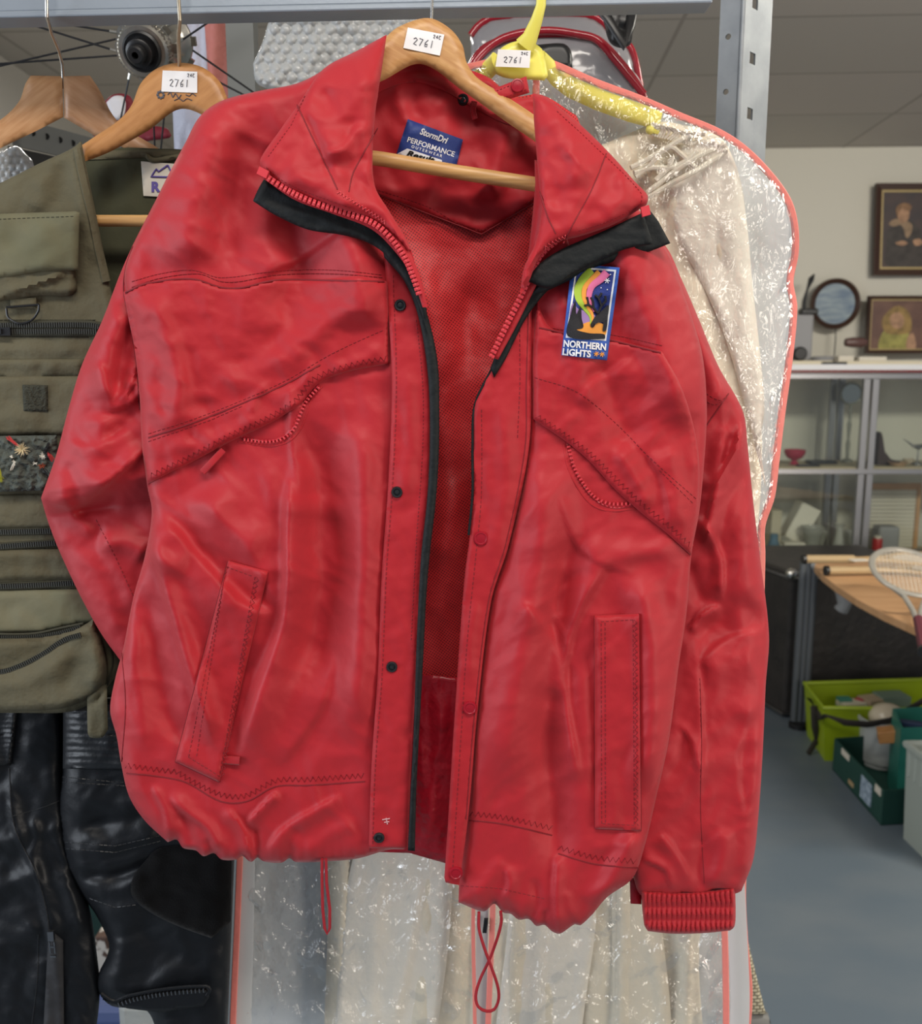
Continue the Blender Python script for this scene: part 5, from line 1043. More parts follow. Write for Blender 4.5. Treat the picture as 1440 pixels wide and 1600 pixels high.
for k in range(20):
    q = 2*PI*k/20+.12; off = -.019 if k % 2 else .040; sg = 1 if (k//2) % 2 else -1
    d0 = E1*math.cos(q)+E2*math.sin(q); t0 = HA.cross(d0); q2 = q+sg*.34; d1 = E1*math.cos(q2)+E2*math.sin(q2)
    a_ = HC+HA*off+d0*.036+t0*sg*.0; b_ = HC+HA*.010+d1*.305
    MB().tube([a_, b_], .0013, 6, flat=.6).build('spoke', m_spoke, whl)
    if k % 2 == 0: MB().tube([a_-(b_-a_).normalized()*.004, a_+(b_-a_).normalized()*.012], .0022, 6).build('spoke_nipple', m_alloy, whl)
mb = MB(); mb.tube([HC+HA*.010+(E1*math.cos(t*PI/36)+E2*math.sin(t*PI/36))*.312 for t in range(72)], .010, 10, True, up=HA); mb.build('rim', m_blackpl, whl)
# bubble wrap
m_bub = bpy.data.materials.new('bubble_wrap_film'); m_bub.use_nodes = True; m_bub['out'] = 1
N, Lk = nodes_of(m_bub); b_ = N['Principled BSDF']; b_.inputs['Base Color'].default_value = (.66, .69, .70, 1); b_.inputs['Roughness'].default_value = .16; b_.inputs['Alpha'].default_value = .50; b_.inputs['Specular IOR Level'].default_value = .9
def bubble(name, outline, Y, label, pitch=17.5, seed=0):
    f = Field()
    def bub(q):
        r = pitch*.46; yy = q[:, 1]/(pitch*.87); j = np.round(yy); x = q[:, 0]-(j % 2)*pitch/2; i = np.round(x/pitch)
        dx = x-i*pitch; dy = (yy-j)*pitch*.87; d = np.hypot(dx, dy); return 7*np.sqrt(np.clip(1-(d/r)**2, 0, 1))
    f.fn(bub).noise(60, 60, 20, seed).noise(30, 30, 8, seed+1)
    s = Sheet(outline, Y, f, 14, 12); o = s.mesh(name, m_bub, None, 2.9, thick=.004); tag(o, label, 'bubble wrap'); return o
bubble('bubble_wrap', np.vstack([spline([(395, 100), (412, 60), (420, 34), (440, 10), (600, 0), (652, 10), (648, 60), (600, 110)], 5), spline([(560, 160), (490, 168), (430, 142), (400, 128), (395, 100)], 5)[:-1]]), 1.08, 'crumpled sheet of large-bubble wrap above the shoulder of the red jacket', seed=5)
bubble('bubble_wrap', np.vstack([spline([(-60, 250), (0, 236), (26, 228), (38, 240), (48, 250), (60, 300)], 5), poly([(50, 360), (-60, 360)], 6, False)]), 1.06, 'small pale piece of bubble wrap at the far left, above the olive vest', 12, 9)
# pale plastic draped garments behind
def drape(name, out, Y, mat, label, cat, f=None, grp=None):
    s = Sheet(out, Y, f or Field().noise(14, 160, 14, random.randint(1, 300)).noise(30, 60, 8, 3), 8, 10); o = s.mesh(name, mat, None, 5, thick=.003); return tag(o, label, cat, grp)
m_lil = M('lilac_white_cloth', (0.55, 0.56, 0.66), .5, bump=[(60, .003, 3)]); m_pinkc = M('dusty_pink_cloth', (0.52, 0.17, 0.14), .6, bump=[(60, .003, 3)]); m_gl = M('grey_film_cloth', (0.36, 0.37, 0.39), .35, bump=[(60, .004, 3)])
drape('hanging_cloth', poly([(262, -10), (326, -10), (345, 300), (275, 300)], 6), 1.40, m_lil, 'pale lilac cloth hanging behind the hook of the vest hanger', 'cloth')
drape('hanging_cloth', poly([(316, -10), (352, -10), (372, 300), (338, 300)], 6), 1.37, m_pinkc, 'dusty pink cloth hanging right of the pale lilac cloth', 'cloth')
drape('hanging_cloth', poly([(350, -10), (366, -10), (392, 300), (368, 300)], 6), 1.40, m_gl, 'strip of grey plastic-covered cloth hanging beside the pink cloth', 'cloth')
m_maroon = M('maroon_cloth', (0.20, 0.008, 0.022), .6, bump=[(50, .003, 2)]); m_whitec = M('white_cloth', (0.72, 0.70, 0.73), .7, bump=[(50, .003, 2)])
mr_ = thing('folded_cloth', 'maroon and white folded cloth below the bicycle hub', 'cloth', tuple(P(200, 230, 1.45)))
s = Sheet(np.vstack([spline([(160, 162), (176, 148), (200, 148), (208, 160), (206, 190), (260, 200), (268, 212)], 5), poly([(264, 216), (222, 222), (150, 216), (140, 205)], 5, False)]), 1.46, Field().noise(20, 20, 6, 3), 8, 10); s.mesh('maroon_panel', m_maroon, mr_, 4, back=.03)
s = Sheet(np.vstack([spline([(166, 160), (178, 150), (194, 152), (195, 176), (186, 188), (174, 182)], 5)]), 1.435, Field(), 6, 8); s.mesh('white_panel', m_whitec, mr_, 4, back=.01)
# punched steel bracket running away below the left hanger
brk = rack
a, b = P(20, 205, 1.5), P(250, 262, 1.9); dd = (b-a); mb = MB()
mb.obox((a+b)/2, dd*.5, Vector((.0, .004, .0)), Vector((0, 0, .022))); mb.build('bracket_rail', M('grey_bracket', (0.15, 0.155, 0.15), .5, .4), brk, False)
mb = MB()
for k in range(9):
    c = a+dd*(.12+k*.08)+Vector((0, -.0055, .004)); mb.lathe([(0, 0), (.005, 0), (.0052, .0015), (0, .0015)], c, (0, -1, 0), 10)
mb.build('bracket_holes', m_dark, brk, False)
mb = MB(); mb.obox((a+b)/2+Vector((0, .03, -.045)), dd*.55, Vector((0, .02, 0)), Vector((0, 0, .022))); mb.build('bracket_foot', m_blackpl, brk, False)
# red-rimmed clear cases and the black clip at the top right
m_rrim = M('glossy_red_rim', (0.32, 0.006, 0.018), .2, coat=.6); m_cshell = M('smoky_clear_shell', (0.34, 0.33, 0.35), .15, alpha=.75, spec=.8, bump=[(30, .003, 2)]); m_wsh = M('white_shell', (0.68, 0.68, 0.70), .3)
for i, (dx, dy, Y, lab) in enumerate(((0, 0, 1.30, 'clear red-rimmed plastic case, the front and lower one above the yellow hanger'), (0, -44, 1.42, 'clear red-rimmed plastic case, the rear and higher one above the yellow hanger'))):
    t_ = thing('plastic_case', lab, 'case', tuple(P(860, 160, Y)), 'red-rimmed clear cases on the rack')
    pl_ = [(716, 190), (730, 120), (752, 80), (790, 62), (860, 54), (920, 58), (940, 68), (980, 112), (1004, 150), (1012, 200)]
    if i: pl_ = [(735, 100), (748, 84), (770, 72), (850, 66), (920, 68), (940, 78), (958, 100), (985, 120), (1000, 180)]
    ln = spline([(x+dx, y+dy) for x, y in pl_], 6); zz = .005
    MB().tube([P(x, y, Y) for x, y in ln], .0058, 10).build('rim', m_rrim, t_)
    s = Sheet(np.vstack([ln, poly([ln[-1], (1000, 330), (740, 330), ln[0]], 8, False)[1:-1]]), Y+.004, Field().noise(40, 40, 4, 5+i), 30, 30); s.mesh('shell', m_cshell, t_, 8, back=.05)
    if i == 0:
        s = Sheet(np.vstack([spline([(728, 100), (760, 76), (790, 66), (780, 72), (748, 92), (735, 118)], 4)]), Y+.01, Field(), 3, 4); s.mesh('white_edge', m_wsh, t_, 4, back=.02)
        s = Sheet(np.vstack([spline([(966, 80), (975, 100), (995, 118), (1010, 150), (1022, 210)], 5), spline([(1014, 210), (1000, 160), (980, 120), (964, 96)], 5)]), Y+.01, Field(), 3, 4); s.mesh('white_edge', m_wsh, t_, 4, back=.02)
        s = Sheet(np.vstack([spline([(838, 70), (880, 68), (892, 80), (894, 106)], 5), poly([(890, 110), (845, 100), (838, 70)], 5, False)[:-1]]), Y-.03, Field(), 6, 6); s.mesh('dark_pad', m_blackpl, t_, 5, back=.01)
        MB().tube([P(x, y, Y-.012) for x, y in spline([(725, 125), (752, 84), (790, 58), (850, 48), (905, 54), (932, 62), (960, 92), (990, 128), (1006, 148)], 6)], .0052, 10).build('rim', m_rrim, t_)
bc = thing('helmet_strap', 'glossy black strap clasp dangling beside the red-rimmed cases', 'strap', tuple(P(970, 40, 1.2)))
s = Sheet(spline([(938, 14), (985, 8), (990, 20), (988, 50), (984, 70), (968, 75), (952, 66), (944, 40)], 5), 1.22, Field().noise(14, 14, 8, 3), 10, 16); s.mesh('clasp', m_blackpl, bc, 4, back=.02)
MB().tube([P(930, 5, 1.2), P(950, 30, 1.19), P(975, 72, 1.19), P(985, 40, 1.2), P(990, 8, 1.21)], .006, 10, flat=.4).build('strap_loop', m_blackpl, bc)
# ================================================================ THE FAR WALL
def boxW(name, x0, x1, y0, y1, Y, dep, mat, parent=None, bev=0, dx=0):
    """box whose front face fills the pixel rectangle at distance Y"""
    a, b = P(x0, y1, Y), P(x1, y1, Y); t_ = P((x0+x1)/2, y0, Y)
    return MB().box((a.x, Y, a.z), (b.x, Y+dep, t_.z)).build(name, mat, parent, False, bev)
def wallY(x): return WYL+(WYR-WYL)*(x-WX0)/(WX1-WX0)
m_frame = M('dark_wood_frame', (0.045, 0.020, 0.012), .4); m_gilt = M('gilt_slip', (0.42, 0.32, 0.15), .4, .3)
def blobs(name, spec, Y, parent, base=None):
    """painted shapes on a canvas: smooth outlines with a little relief"""
    for i, (pts, col) in enumerate(spec):
        s = Sheet(spline(pts, 3, True), Y-.0006*(i+1), Field(), 0, 0); s.mesh(name, M('paint_%d' % i, col, .6, var=(30, tuple(c*.6 for c in col))), parent, 5, thick=.0004)
def picture(x0, x1, y0, y1, Y, fw, lab, canvas, spec, grp=None):
    t_ = thing('framed_picture', lab, 'picture', tuple(P((x0+x1)/2, y1, Y)), grp)
    A = [P(x0, y0, Y), P(x1, y0, Y), P(x1-2, y1, Y), P(x0-5, y1, Y)]
    for i in range(4):
        a, b = A[i], A[(i+1) % 4]; c = sum(A, Vector())/4
        k = fw*.0036
        def inn(p): d_ = c-p; return p+Vector((math.copysign(k, d_.x), 0, math.copysign(k, d_.z)))
        V = [a, b, inn(b), inn(a)]; V2 = [v+Vector((0, .03, 0)) for v in V]
        MB().hexa([V[0], V[1], V2[1], V2[0], V[3]+Vector((0, .008, 0)), V[2]+Vector((0, .008, 0)), V2[2], V2[3]]).build('frame_rail', m_frame, t_, False)
        k2 = k*1.35
        def inn2(p): d_ = c-p; return p+Vector((math.copysign(k2, d_.x), 0, math.copysign(k2, d_.z)))
        o_ = Vector((0, .012, 0)); V = [inn(a)+o_, inn(b)+o_, inn2(b)+o_, inn2(a)+o_]; V2 = [v+Vector((0, .01, 0)) for v in V]
        MB().hexa([V[0], V[1], V2[1], V2[0], V[3], V[2], V2[2], V2[3]]).build('gilt_slip', m_gilt, t_, False)
    V = [p+Vector((0, .018, 0)) for p in A]; V2 = [p+Vector((0, .028, 0)) for p in A]
    MB().hexa([V[3], V[2], V2[2], V2[3], V[0], V[1], V2[1], V2[0]]).build('canvas', canvas, t_, False)
    blobs('painted_figure', spec, Y+.017, t_); return t_
cv1 = M('dark_canvas', (0.050, 0.040, 0.042), .6, var=(9, (0.075, 0.05, 0.045))); cv2 = M('brown_canvas', (0.10, 0.05, 0.04), .6, var=(9, (0.16, 0.085, 0.06)))
SK = (0.42, 0.24, 0.14)
wy = wallY(2.6)-.06
picture(1370, 1520, 286, 430, wy, 9, 'dark wood framed picture of a seated figure in brown, high on the far wall', cv1,
 [([(1388, 360), (1408, 345), (1432, 352), (1440, 372), (1448, 400), (1440, 414), (1385, 414), (1384, 390)], (0.055, 0.045, 0.04)),
  ([(1388, 350), (1398, 342), (1412, 344), (1424, 350), (1424, 362), (1416, 372), (1408, 352), (1396, 354)], (0.30, 0.20, 0.12)),
  ([(1402, 328), (1412, 322), (1420, 330), (1418, 344), (1408, 348), (1402, 340)], SK), ([(1400, 324), (1412, 317), (1424, 322), (1420, 330), (1408, 326), (1402, 338)], (0.26, 0.14, 0.07)),
  ([(1398, 380), (1410, 376), (1418, 380), (1410, 384)], SK), ([(1426, 376), (1436, 373), (1442, 380), (1430, 384)], SK)], 'framed pictures')
picture(1358, 1510, 462, 552, wy-.05, 5, 'framed picture of a fair-haired child in yellow, standing on the display cabinet', cv2,
 [([(1374, 546), (1376, 524), (1388, 512), (1408, 512), (1420, 522), (1428, 546)], (0.34, 0.31, 0.08)),
  ([(1378, 500), (1392, 482), (1404, 478), (1418, 486), (1424, 504), (1420, 520), (1384, 520)], (0.30, 0.19, 0.06)), ([(1392, 492), (1404, 488), (1412, 498), (1408, 512), (1396, 512), (1390, 502)], SK),
  ([(1416, 546), (1418, 526), (1426, 520), (1430, 546)], SK)], 'framed pictures')
# round wall mirror / porthole picture with a hanging cable
rd = thing('round_picture', 'round dark-framed picture of a pale blue sky on the far wall, left of the portraits', 'picture', tuple(P(1303, 512, wy)))
c = P(1303, 475, wy); R_ = 36/1400*5.2
MB().lathe([(R_*.80, .012), (R_*.84, .022), (R_*.93, .03), (R_, .022), (R_*1.01, 0), (R_*.8, 0)], c, (0, -1, 0), 48).build('round_frame', m_frame, rd)
MB().lathe([(0, .012), (R_*.84, .012), (R_*.84, .002), (0, .002)], c, (0, -1, 0), 48).build('sky_panel', M('pale_blue_sky_print', (0.13, 0.18, 0.25), .3, var=((9, 9, 40), (0.27, 0.33, 0.36))), rd)
tag(MB().tube([P(1305, 510, wy), P(1305, 530, wy-.01), P(1303, 556, wy-.01)], .003, 6).build('cable', m_blackpl), 'thin cable hanging below the round picture', 'cable')
# ---------------- display cabinet
CYf, CD = 4.45, .42; m_alu = M('satin_aluminium', (0.40, 0.40, 0.41), .3, .8); m_glass = bpy.data.materials.new('cabinet_glass'); m_glass.use_nodes = True; m_glass['out'] = 1
N, Lk = nodes_of(m_glass); N.remove(N['Principled BSDF']); t1 = N.new('ShaderNodeBsdfTransparent'); t1.inputs[0].default_value = (.94, .96, .94, 1); g1 = N.new('ShaderNodeBsdfGlossy'); g1.inputs['Roughness'].default_value = .03
mxg = N.new('ShaderNodeMixShader'); mxg.inputs[0].default_value = .06; Lk.new(t1.outputs[0], mxg.inputs[1]); Lk.new(g1.outputs[0], mxg.inputs[2]); Lk.new(mxg.outputs[0], N['Material Output'].inputs['Surface'])
cab = thing('display_cabinet', 'aluminium framed glass display cabinet with two tiers against the far wall', 'cabinet', tuple(P(1355, 880, CYf)))
zt_ = P(1350, 588, CYf).z; zm_ = P(1350, 737, CYf).z; zb_ = P(1350, 882, CYf).z
xs_ = [P(1362, 600, CYf).x]; Wm = .95; xs_ = [xs_[0]-2*Wm, xs_[0]-Wm, xs_[0], xs_[0]+Wm]
fwd = .020
for x in xs_:
    for dx_ in ((-.022, .022) if x == xs_[2] else (0,)):
        for yy in (CYf, CYf+CD-.03): MB().box((x+dx_-fwd*.8, yy, zb_), (x+dx_+fwd*.8, yy+.03, zt_)).build('cabinet_post', m_alu, cab, False, .003)
m_shelfb = M('beige_shelf', (0.42, 0.36, 0.24), .6)
for z in (zt_, zm_, zb_):
    for yy in (CYf-.005, CYf+CD-.03):
        MB().box((xs_[0]-.02, yy, z-.013), (xs_[3]+.02, yy+.032, z+.013)).build('cabinet_rail', m_alu, cab, False, .003)
    MB().box((xs_[0], CYf+.03, z+.006), (xs_[3], CYf+CD-.03, z+.018)).build('cabinet_shelf', m_shelfb if z != zt_ else m_wsh, cab, False)
MB().box((xs_[0], CYf, zt_+.021), (xs_[3], CYf+.45, zt_+.03)).build('cabinet_top', m_rrim, cab, False)
MB().box((xs_[0], CYf-.02, zt_+.031), (xs_[3], CYf+.46, zt_+.058)).build('top_board', m_wsh, cab, False)
for i in range(3):
    for (z0_, z1_) in ((zm_+.02, zt_-.02), (zb_+.02, zm_-.02)):
        MB().box((xs_[i]+.02, CYf+.010, z0_), (xs_[i+1]-.02, CYf+.014, z1_)).build('glass_pane', m_glass, cab, False)
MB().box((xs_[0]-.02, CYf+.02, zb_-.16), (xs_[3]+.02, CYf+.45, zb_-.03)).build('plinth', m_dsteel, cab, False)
# things inside: upper tier z = zm_+.018
def onY(px, z, Y): # x at a pixel column for a level z and distance Y
    py = 730; return P(px, py, Y).x
def itm(name, lab, cat, mb, mat, grp=None, bev=0, smooth=True): return tag(mb.build(name, mat, None, smooth, bev), lab, cat, grp)
z1_ = zm_+.0185; z2_ = zb_+.0185; Yi = CYf+.16
m_pglass = M('ruby_glass', (0.36, 0.03, 0.06), .15, spec=.8, alpha=.9)
x = onY(1240, 0, Yi); itm('glass_bowl', 'small ruby pink footed glass bowl on the upper cabinet shelf', 'bowl', MB().lathe([(.0, 0), (.028, .002), (.014, .016), (.012, .022), (.038, .036), (.052, .058), (.055, .078), (.051, .078), (.034, .042), (0, .03)], (x, Yi, z1_), (0, 0, 1), 28), m_pglass)
x = onY(1290, 0, Yi+.04); itm('tray', 'long thin black tray behind the ruby glass bowl', 'tray', MB().box((x-.09, Yi+.02, z1_), (x+.05, Yi+.10, z1_+.016)), m_blackpl, bev=.004)
x = onY(1262, 0, Yi-.08); itm('flat_case', 'flat black case at the front of the upper cabinet shelf', 'case', MB().box((x-.06, CYf+.05, z1_), (x+.05, CYf+.09, z1_+.010)), m_blackpl, bev=.002)
x = onY(1322, 0, CYf+.3); tm = thing('table_mirror', 'small round mirror on a turned stand, seen through the cabinet glass', 'mirror', (x, CYf+.3, z1_)); m_ghost = M('smoked_glass_grey', (0.24, 0.24, 0.20), .2, .2)
mb = MB().tube([Vector((x, CYf+.3, z1_+.36))+Vector((math.cos(t*PI/12)*.055, 0, math.sin(t*PI/12)*.055)) for t in range(24)], .006, 8, True); mb.build('mirror_rim', m_ghost, tm)
MB().lathe([(.03, 0), (.03, .01), (.008, .02), (.012, .10), (.006, .12), (.012, .2), (.006, .22), (.010, .30), (0, .305)], (x, CYf+.3, z1_), (0, 0, 1), 16).build('turned_stand', m_ghost, tm)
MB().lathe([(0, 0), (.05, 0), (.05, .003), (0, .003)], (x, CYf+.303, z1_+.36), (0, -1, 0), 24).build('mirror_glass', M('mirror_glass', (.6, .6, .56), .06, 1), tm)
wx = onY(1375, 0, Yi); prof = [(-.03, 0), (.10, 0), (.10, .018), (.04, .030), (.005, .07), (-.01, .14), (-.02, .17), (-.03, .17)]
mb = MB(); n_ = len(prof); V = [Vector((wx+u, Yi-.03, z1_+v)) for u, v in prof]+[Vector((wx+u, Yi+.03, z1_+v)) for u, v in prof]
mb.add(V, [tuple(range(n_)), tuple(range(2*n_-1, n_-1, -1))]+[(i, i+n_, (i+1) % n_+n_, (i+1) % n_) for i in range(n_)]); itm('wooden_carving', 'dark brown shoe-shaped carving beside the middle cabinet post', 'carving', mb, M('dark_brown_wood', (0.035, 0.018, 0.016), .5), smooth=False, bev=.004)
bx = onY(1432, 0, Yi); bm_ = thing('bird_figure', 'small silver bird figure on a thin stand in the right upper cabinet bay', 'figurine', (bx, Yi, z1_))
MB().lathe([(.03, 0), (.03, .008), (.004, .014), (.003, .08), (0, .08)], (bx, Yi, z1_), (0, 0, 1), 14).build('stand', m_gun, bm_)
MB().tube([(bx-.085, Yi, z1_+.135), (bx-.06, Yi, z1_+.12), (bx-.03, Yi, z1_+.098), (bx, Yi, z1_+.09), (bx+.03, Yi, z1_+.10), (bx+.06, Yi, z1_+.13)], [.001, .003, .007, .014, .009, .002], 10).build('bird_body', m_gun, bm_)
for i, (px, w_, h_, c_) in enumerate(((1402, .05, .020, (0.45, 0.30, 0.18)), (1418, .03, .026, (0.5, 0.42, 0.32)))):
    x = onY(px, 0, CYf+.1+.1*i); itm('trinket_dish', ('low tan dish beside the dark carving', 'low cream dish behind the bird figure')[i], 'dish', MB().lathe([(0, 0), (w_*.6, 0), (w_, h_), (w_*.9, h_), (w_*.5, h_*.3), (0, h_*.3)], (x, CYf+.1+.1*i, z1_), (0, 0, 1), 20), M('dish_%d' % i, c_, .5))
# lower tier
m_card = M('white_card', (0.62, 0.58, 0.50), .8); m_greyb = M('grey_box', (0.26, 0.26, 0.27), .6)
def bpx(px0, px1, Y, z, h, d_, mat, name, lab, cat, rot=0, bev=.004):
    a = P(px0, 800, Y).x; b = P(px1, 800, Y).x; o = tag(MB().box((a, Y, z), (b, Y+d_, z+h)).build(name, mat, None, False, bev), lab, cat); 
    if rot:
        o.rotation_euler = (0, rot, 0); o.location.z += abs(math.sin(rot))*(b-a)/2
    return o
bpx(1206, 1222, CYf+.12, z2_, .24, .12, M('beige_carton', (0.42, 0.37, 0.27), .7), 'carton', 'tall beige carton at the left of the lower cabinet tier', 'box')
o = bpx(1226, 1258, CYf+.16, z2_+.05, .20, .10, m_card, 'card_box', 'tilted white card box leaning in the lower cabinet tier', 'box', .45)
bpx(1228, 1262, CYf+.085, z2_, .075, .07, m_card, 'card_box', 'low white card box under the tilted one', 'box')
m_clear = M('clear_glassware', (0.46, 0.46, 0.42), .08, spec=.9, alpha=.55); m_cryst = M('cut_crystal', (0.36, 0.36, 0.32), .1, spec=.9, alpha=.7, bump=[(120, .004, 2)])
def vase(px, Y, prof, mat, name, lab, cat, grp=None): return itm(name, lab, cat, MB().lathe(prof, (P(px, 820, Y).x, Y, z2_), (0, 0, 1), 24), mat, grp)
vase(1270, CYf+.10, [(0, 0), (.035, 0), (.04, .03), (.03, .06), (.045, .11), (.06, .16), (.055, .16), (.03, .07), (0, .02)], m_cryst, 'crystal_vase', 'cut crystal vase with a flared mouth in front of the card boxes', 'vase')
vase(1284, CYf+.17, [(0, 0), (.03, 0), (.03, .02), (.012, .05), (.02, .09), (.035, .13), (.03, .13), (0, .06)], m_cryst, 'crystal_goblet', 'cut crystal goblet right of the flared vase', 'goblet')
vase(1312, CYf+.12, [(0, 0), (.03, 0), (.035, .05), (.02, .11), (.018, .15), (.028, .17), (.024, .17), (0, .15)], m_clear, 'glass_bottle', 'smoky glass bottle near the middle cabinet post', 'bottle')
vase(1328, CYf+.2, [(0, 0), (.028, 0), (.032, .07), (.03, .12), (.026, .12), (0, .02)], m_clear, 'tumbler', 'clear tumbler right against the middle cabinet post', 'glass')
vase(1210, CYf+.06, [(0, 0), (.03, 0), (.034, .06), (.02, .10), (.02, .13), (0, .13)], M('blue_grey_glass', (0.10, 0.17, 0.24), .2), 'glass_jar', 'blue-grey glass jar at the left end of the lower cabinet tier', 'jar')
vase(1236, CYf+.05, [(0, 0), (.018, .0), (.02, .03), (.012, .05), (.014, .065), (0, .066)], M('teal_glass', (0.02, 0.13, 0.16), .2), 'glass_bird', 'small teal glass ornament in the lower cabinet tier', 'ornament')
vase(1222, CYf+.04, [(0, 0), (.016, .0), (.02, .025), (.014, .05), (.016, .07), (0, .08)], m_card, 'china_ornament', 'small white china ornament beside the teal one', 'ornament')
bpx(1233, 1256, CYf+.035, z2_, .05, .03, M('pale_tray', (0.50, 0.50, 0.42), .6), 'trinket_box', 'pale square trinket box at the front of the lower cabinet tier', 'box')
# right lower bay: slatted blind picture, grey box, red can
bl = thing('slatted_panel', 'wood-topped white slatted panel inside the right lower cabinet bay', 'panel', (P(1398, 800, CYf+.33).x, CYf+.33, z2_))
a = P(1357, 800, CYf+.33).x; b = P(1436, 800, CYf+.33).x; m_slat = M('cream_slat', (0.60, 0.55, 0.46), .6)
MB().box((a, CYf+.33, z2_+.32), (b, CYf+.35, z2_+.355)).build('top_rail', m_deskw, bl, False); MB().box((b-.02, CYf+.325, z2_), (b, CYf+.345, z2_+.34)).build('side_post', m_deskw, bl, False)
mb = MB()
for k in range(15): mb.box((a, CYf+.335, z2_+.005+k*.021), (b-.02, CYf+.345, z2_+.021+k*.021))
mb.build('slats', m_slat, bl, False)
bpx(1376, 1410, CYf+.18, z2_, .145, .1, m_greyb, 'storage_box', 'grey round-cornered box in the right lower cabinet bay', 'box', bev=.02)
rc = thing('drink_can', 'red can standing in front of the grey box in the cabinet', 'can', (P(1370, 850, CYf+.12).x, CYf+.12, z2_)); x = rc.location.x
MB().lathe([(0, 0), (.022, 0), (.025, .006), (.025, .085), (.021, .095), (0, .095)], (x, CYf+.12, z2_), (0, 0, 1), 24).build('can_body', M('can_red', (0.42, 0.03, 0.035), .4), rc)
MB().lathe([(0, 0), (.018, 0), (.018, .012), (0, .012)], (x, CYf+.12, z2_+.095), (0, 0, 1), 20).build('can_lid', m_card, rc)
# on top of the cabinet
zt2 = zt_+.058
def topb(px0, px1, Y, h, d_, mat, name, lab, cat, z=0, rot=0, bev=.002):
    a = P(px0, 560, Y).x; b = P(px1, 560, Y).x; o = tag(MB().box((a, Y, zt2+z), (b, Y+d_, zt2+z+h)).build(name, mat, None, False, bev), lab, cat); o.rotation_euler.z = rot; return o
m_papst = M('cream_paper_edge', (0.62, 0.56, 0.42), .8, bump=[(300, .001, 2)])
topb(1225, 1300, CYf+.03, .018, .30, m_papst, 'paper_stack', 'stack of cream papers at the left on top of the cabinet', 'papers', rot=.05)
topb(1308, 1470, CYf+.04, .016, .26, m_papst, 'paper_stack', 'wide stack of cream papers below the portrait of the child', 'papers')
topb(1310, 1334, CYf+.12, .026, .1, m_card, 'envelope_box', 'small white box on the wide paper stack', 'box', .0165); topb(1342, 1385, CYf+.10, .022, .14, m_card, 'envelope_box', 'long white box on the wide paper stack', 'box', .0165)
topb(1288, 1324, CYf+.0, .012, .05, m_blackpl, 'spectacle_case', 'flat black case at the front edge on top of the cabinet', 'case')
itm('oval_tin', 'grey oval tin under the round picture', 'tin', MB().lathe([(0, 0), (.055, 0), (.058, .012), (.05, .022), (0, .024)], (P(1286, 550, CYf+.22).x, CYf+.22, zt2+.019), (0, 0, 1), 28), m_greyb)
gb = topb(1232, 1268, CYf+.25, .235, .12, m_greyb, 'printer', 'dark grey upright box with a round dial beside the round picture', 'device', z=.0195, bev=.01); gb.name = 'desk_device'
itm('dial', 'round black dial with a white label below the grey box corner', 'dial', MB().lathe([(0, 0), (.036, 0), (.036, .012), (.028, .02), (0, .02)], (P(1252, 532, CYf+.22).x, CYf+.24, zt2+.055), (0, -1, 0), 24), m_blackpl)
itm('ornamental_figure', 'slim black ornamental figure leaning up behind the grey box', 'ornament', MB().tube([Vector((P(1254, 492, CYf+.42).x, CYf+.42, zt2+.016)), P(1254, 492, CYf+.42), P(1256, 470, CYf+.42), P(1261, 452, CYf+.42), P(1267, 436, CYf+.42), P(1272, 428, CYf+.42)], [.010, .010, .010, .006, .016, .003], 8), m_blackpl)
itm('small_case', 'small black case lying on the grey box', 'case', MB().obox((P(1262, 484, CYf+.31).x, CYf+.31, zt2+.0195+.235+.0165), (.045, 0, 0), (0, .03, 0), (0, 0, .016)), m_blackpl, bev=.008)
itm('toy_car', 'small dark red and grey model car between the round picture and the child portrait', 'model car', MB().lathe([(0, -.06), (.02, -.055), (.026, -.02), (.026, .03), (.014, .055), (0, .06)], P(1337, 535, CYf+.25), (1, 0, 0), 16), M('model_car_red', (0.10, 0.05, 0.045), .4))
# ---------------- trunk and dark furniture below
m_trunk = M('black_trunk', (0.020, 0.018, 0.017), .55, bump=[(40, .003, 2)], var=(10, (0.035, 0.030, 0.027)))
ft = P(1224, 1122, 3.72); tk = thing('trunk', 'dark brown-black trunk with metal corners on the floor below the cabinet', 'trunk', (ft.x-.2, 3.9, 0))
h_ = P(1224, 893, 3.72).z; tx0, tx1 = ft.x-.02, ft.x+.62
mb = MB(); V = [(ft.x-.15, 4.30, 0), (ft.x, 3.73, 0), (ft.x+.62, 3.76, 0), (ft.x+.55, 4.32, 0)]
V = [Vector(v) for v in V]; mb.hexa(V+[v+Vector((0, 0, h_)) for v in V]); mb.build('trunk_body', m_trunk, tk, False, .012)
for zz in (.02, h_-.03): MB().tube([V[0]+Vector((0, 0, zz)), V[1]+Vector((-.006, -.006, zz)), V[2]+Vector((0, -.006, zz))], .010, 8, flat=.6, up=(0, 0, 1)).build('metal_edge', m_gun, tk)
MB().ball(V[1]+Vector((0, 0, h_-.012)), .024, 8).build('metal_corner', m_chrome, tk)
mb = MB().tube([V[0].lerp(V[1], .45)+Vector((-.012, -.004, z_)) for z_ in (.52, .40, .30, .26)], .007, 8); mb.build('trunk_handle', M('worn_strap', (0.16, 0.13, 0.11), .6), tk)
MB().obox(V[0].lerp(V[1], .3)+Vector((-.01, 0, .50)), (.012, .03, 0), (.01, -.004, 0), (0, 0, .018)).build('trunk_latch', m_brass, tk, False)
m_case = M('grey_brown_suitcase', (0.085, 0.075, 0.065), .6, bump=[(20, .003, 2)])
sc_ = thing('suitcase', 'grey-brown suitcase lying on the dark crate behind the desk', 'suitcase', (ft.x+.3, 3.8, h_))
a = P(1236, 935, 3.80); b = P(1470, 935, 3.80)
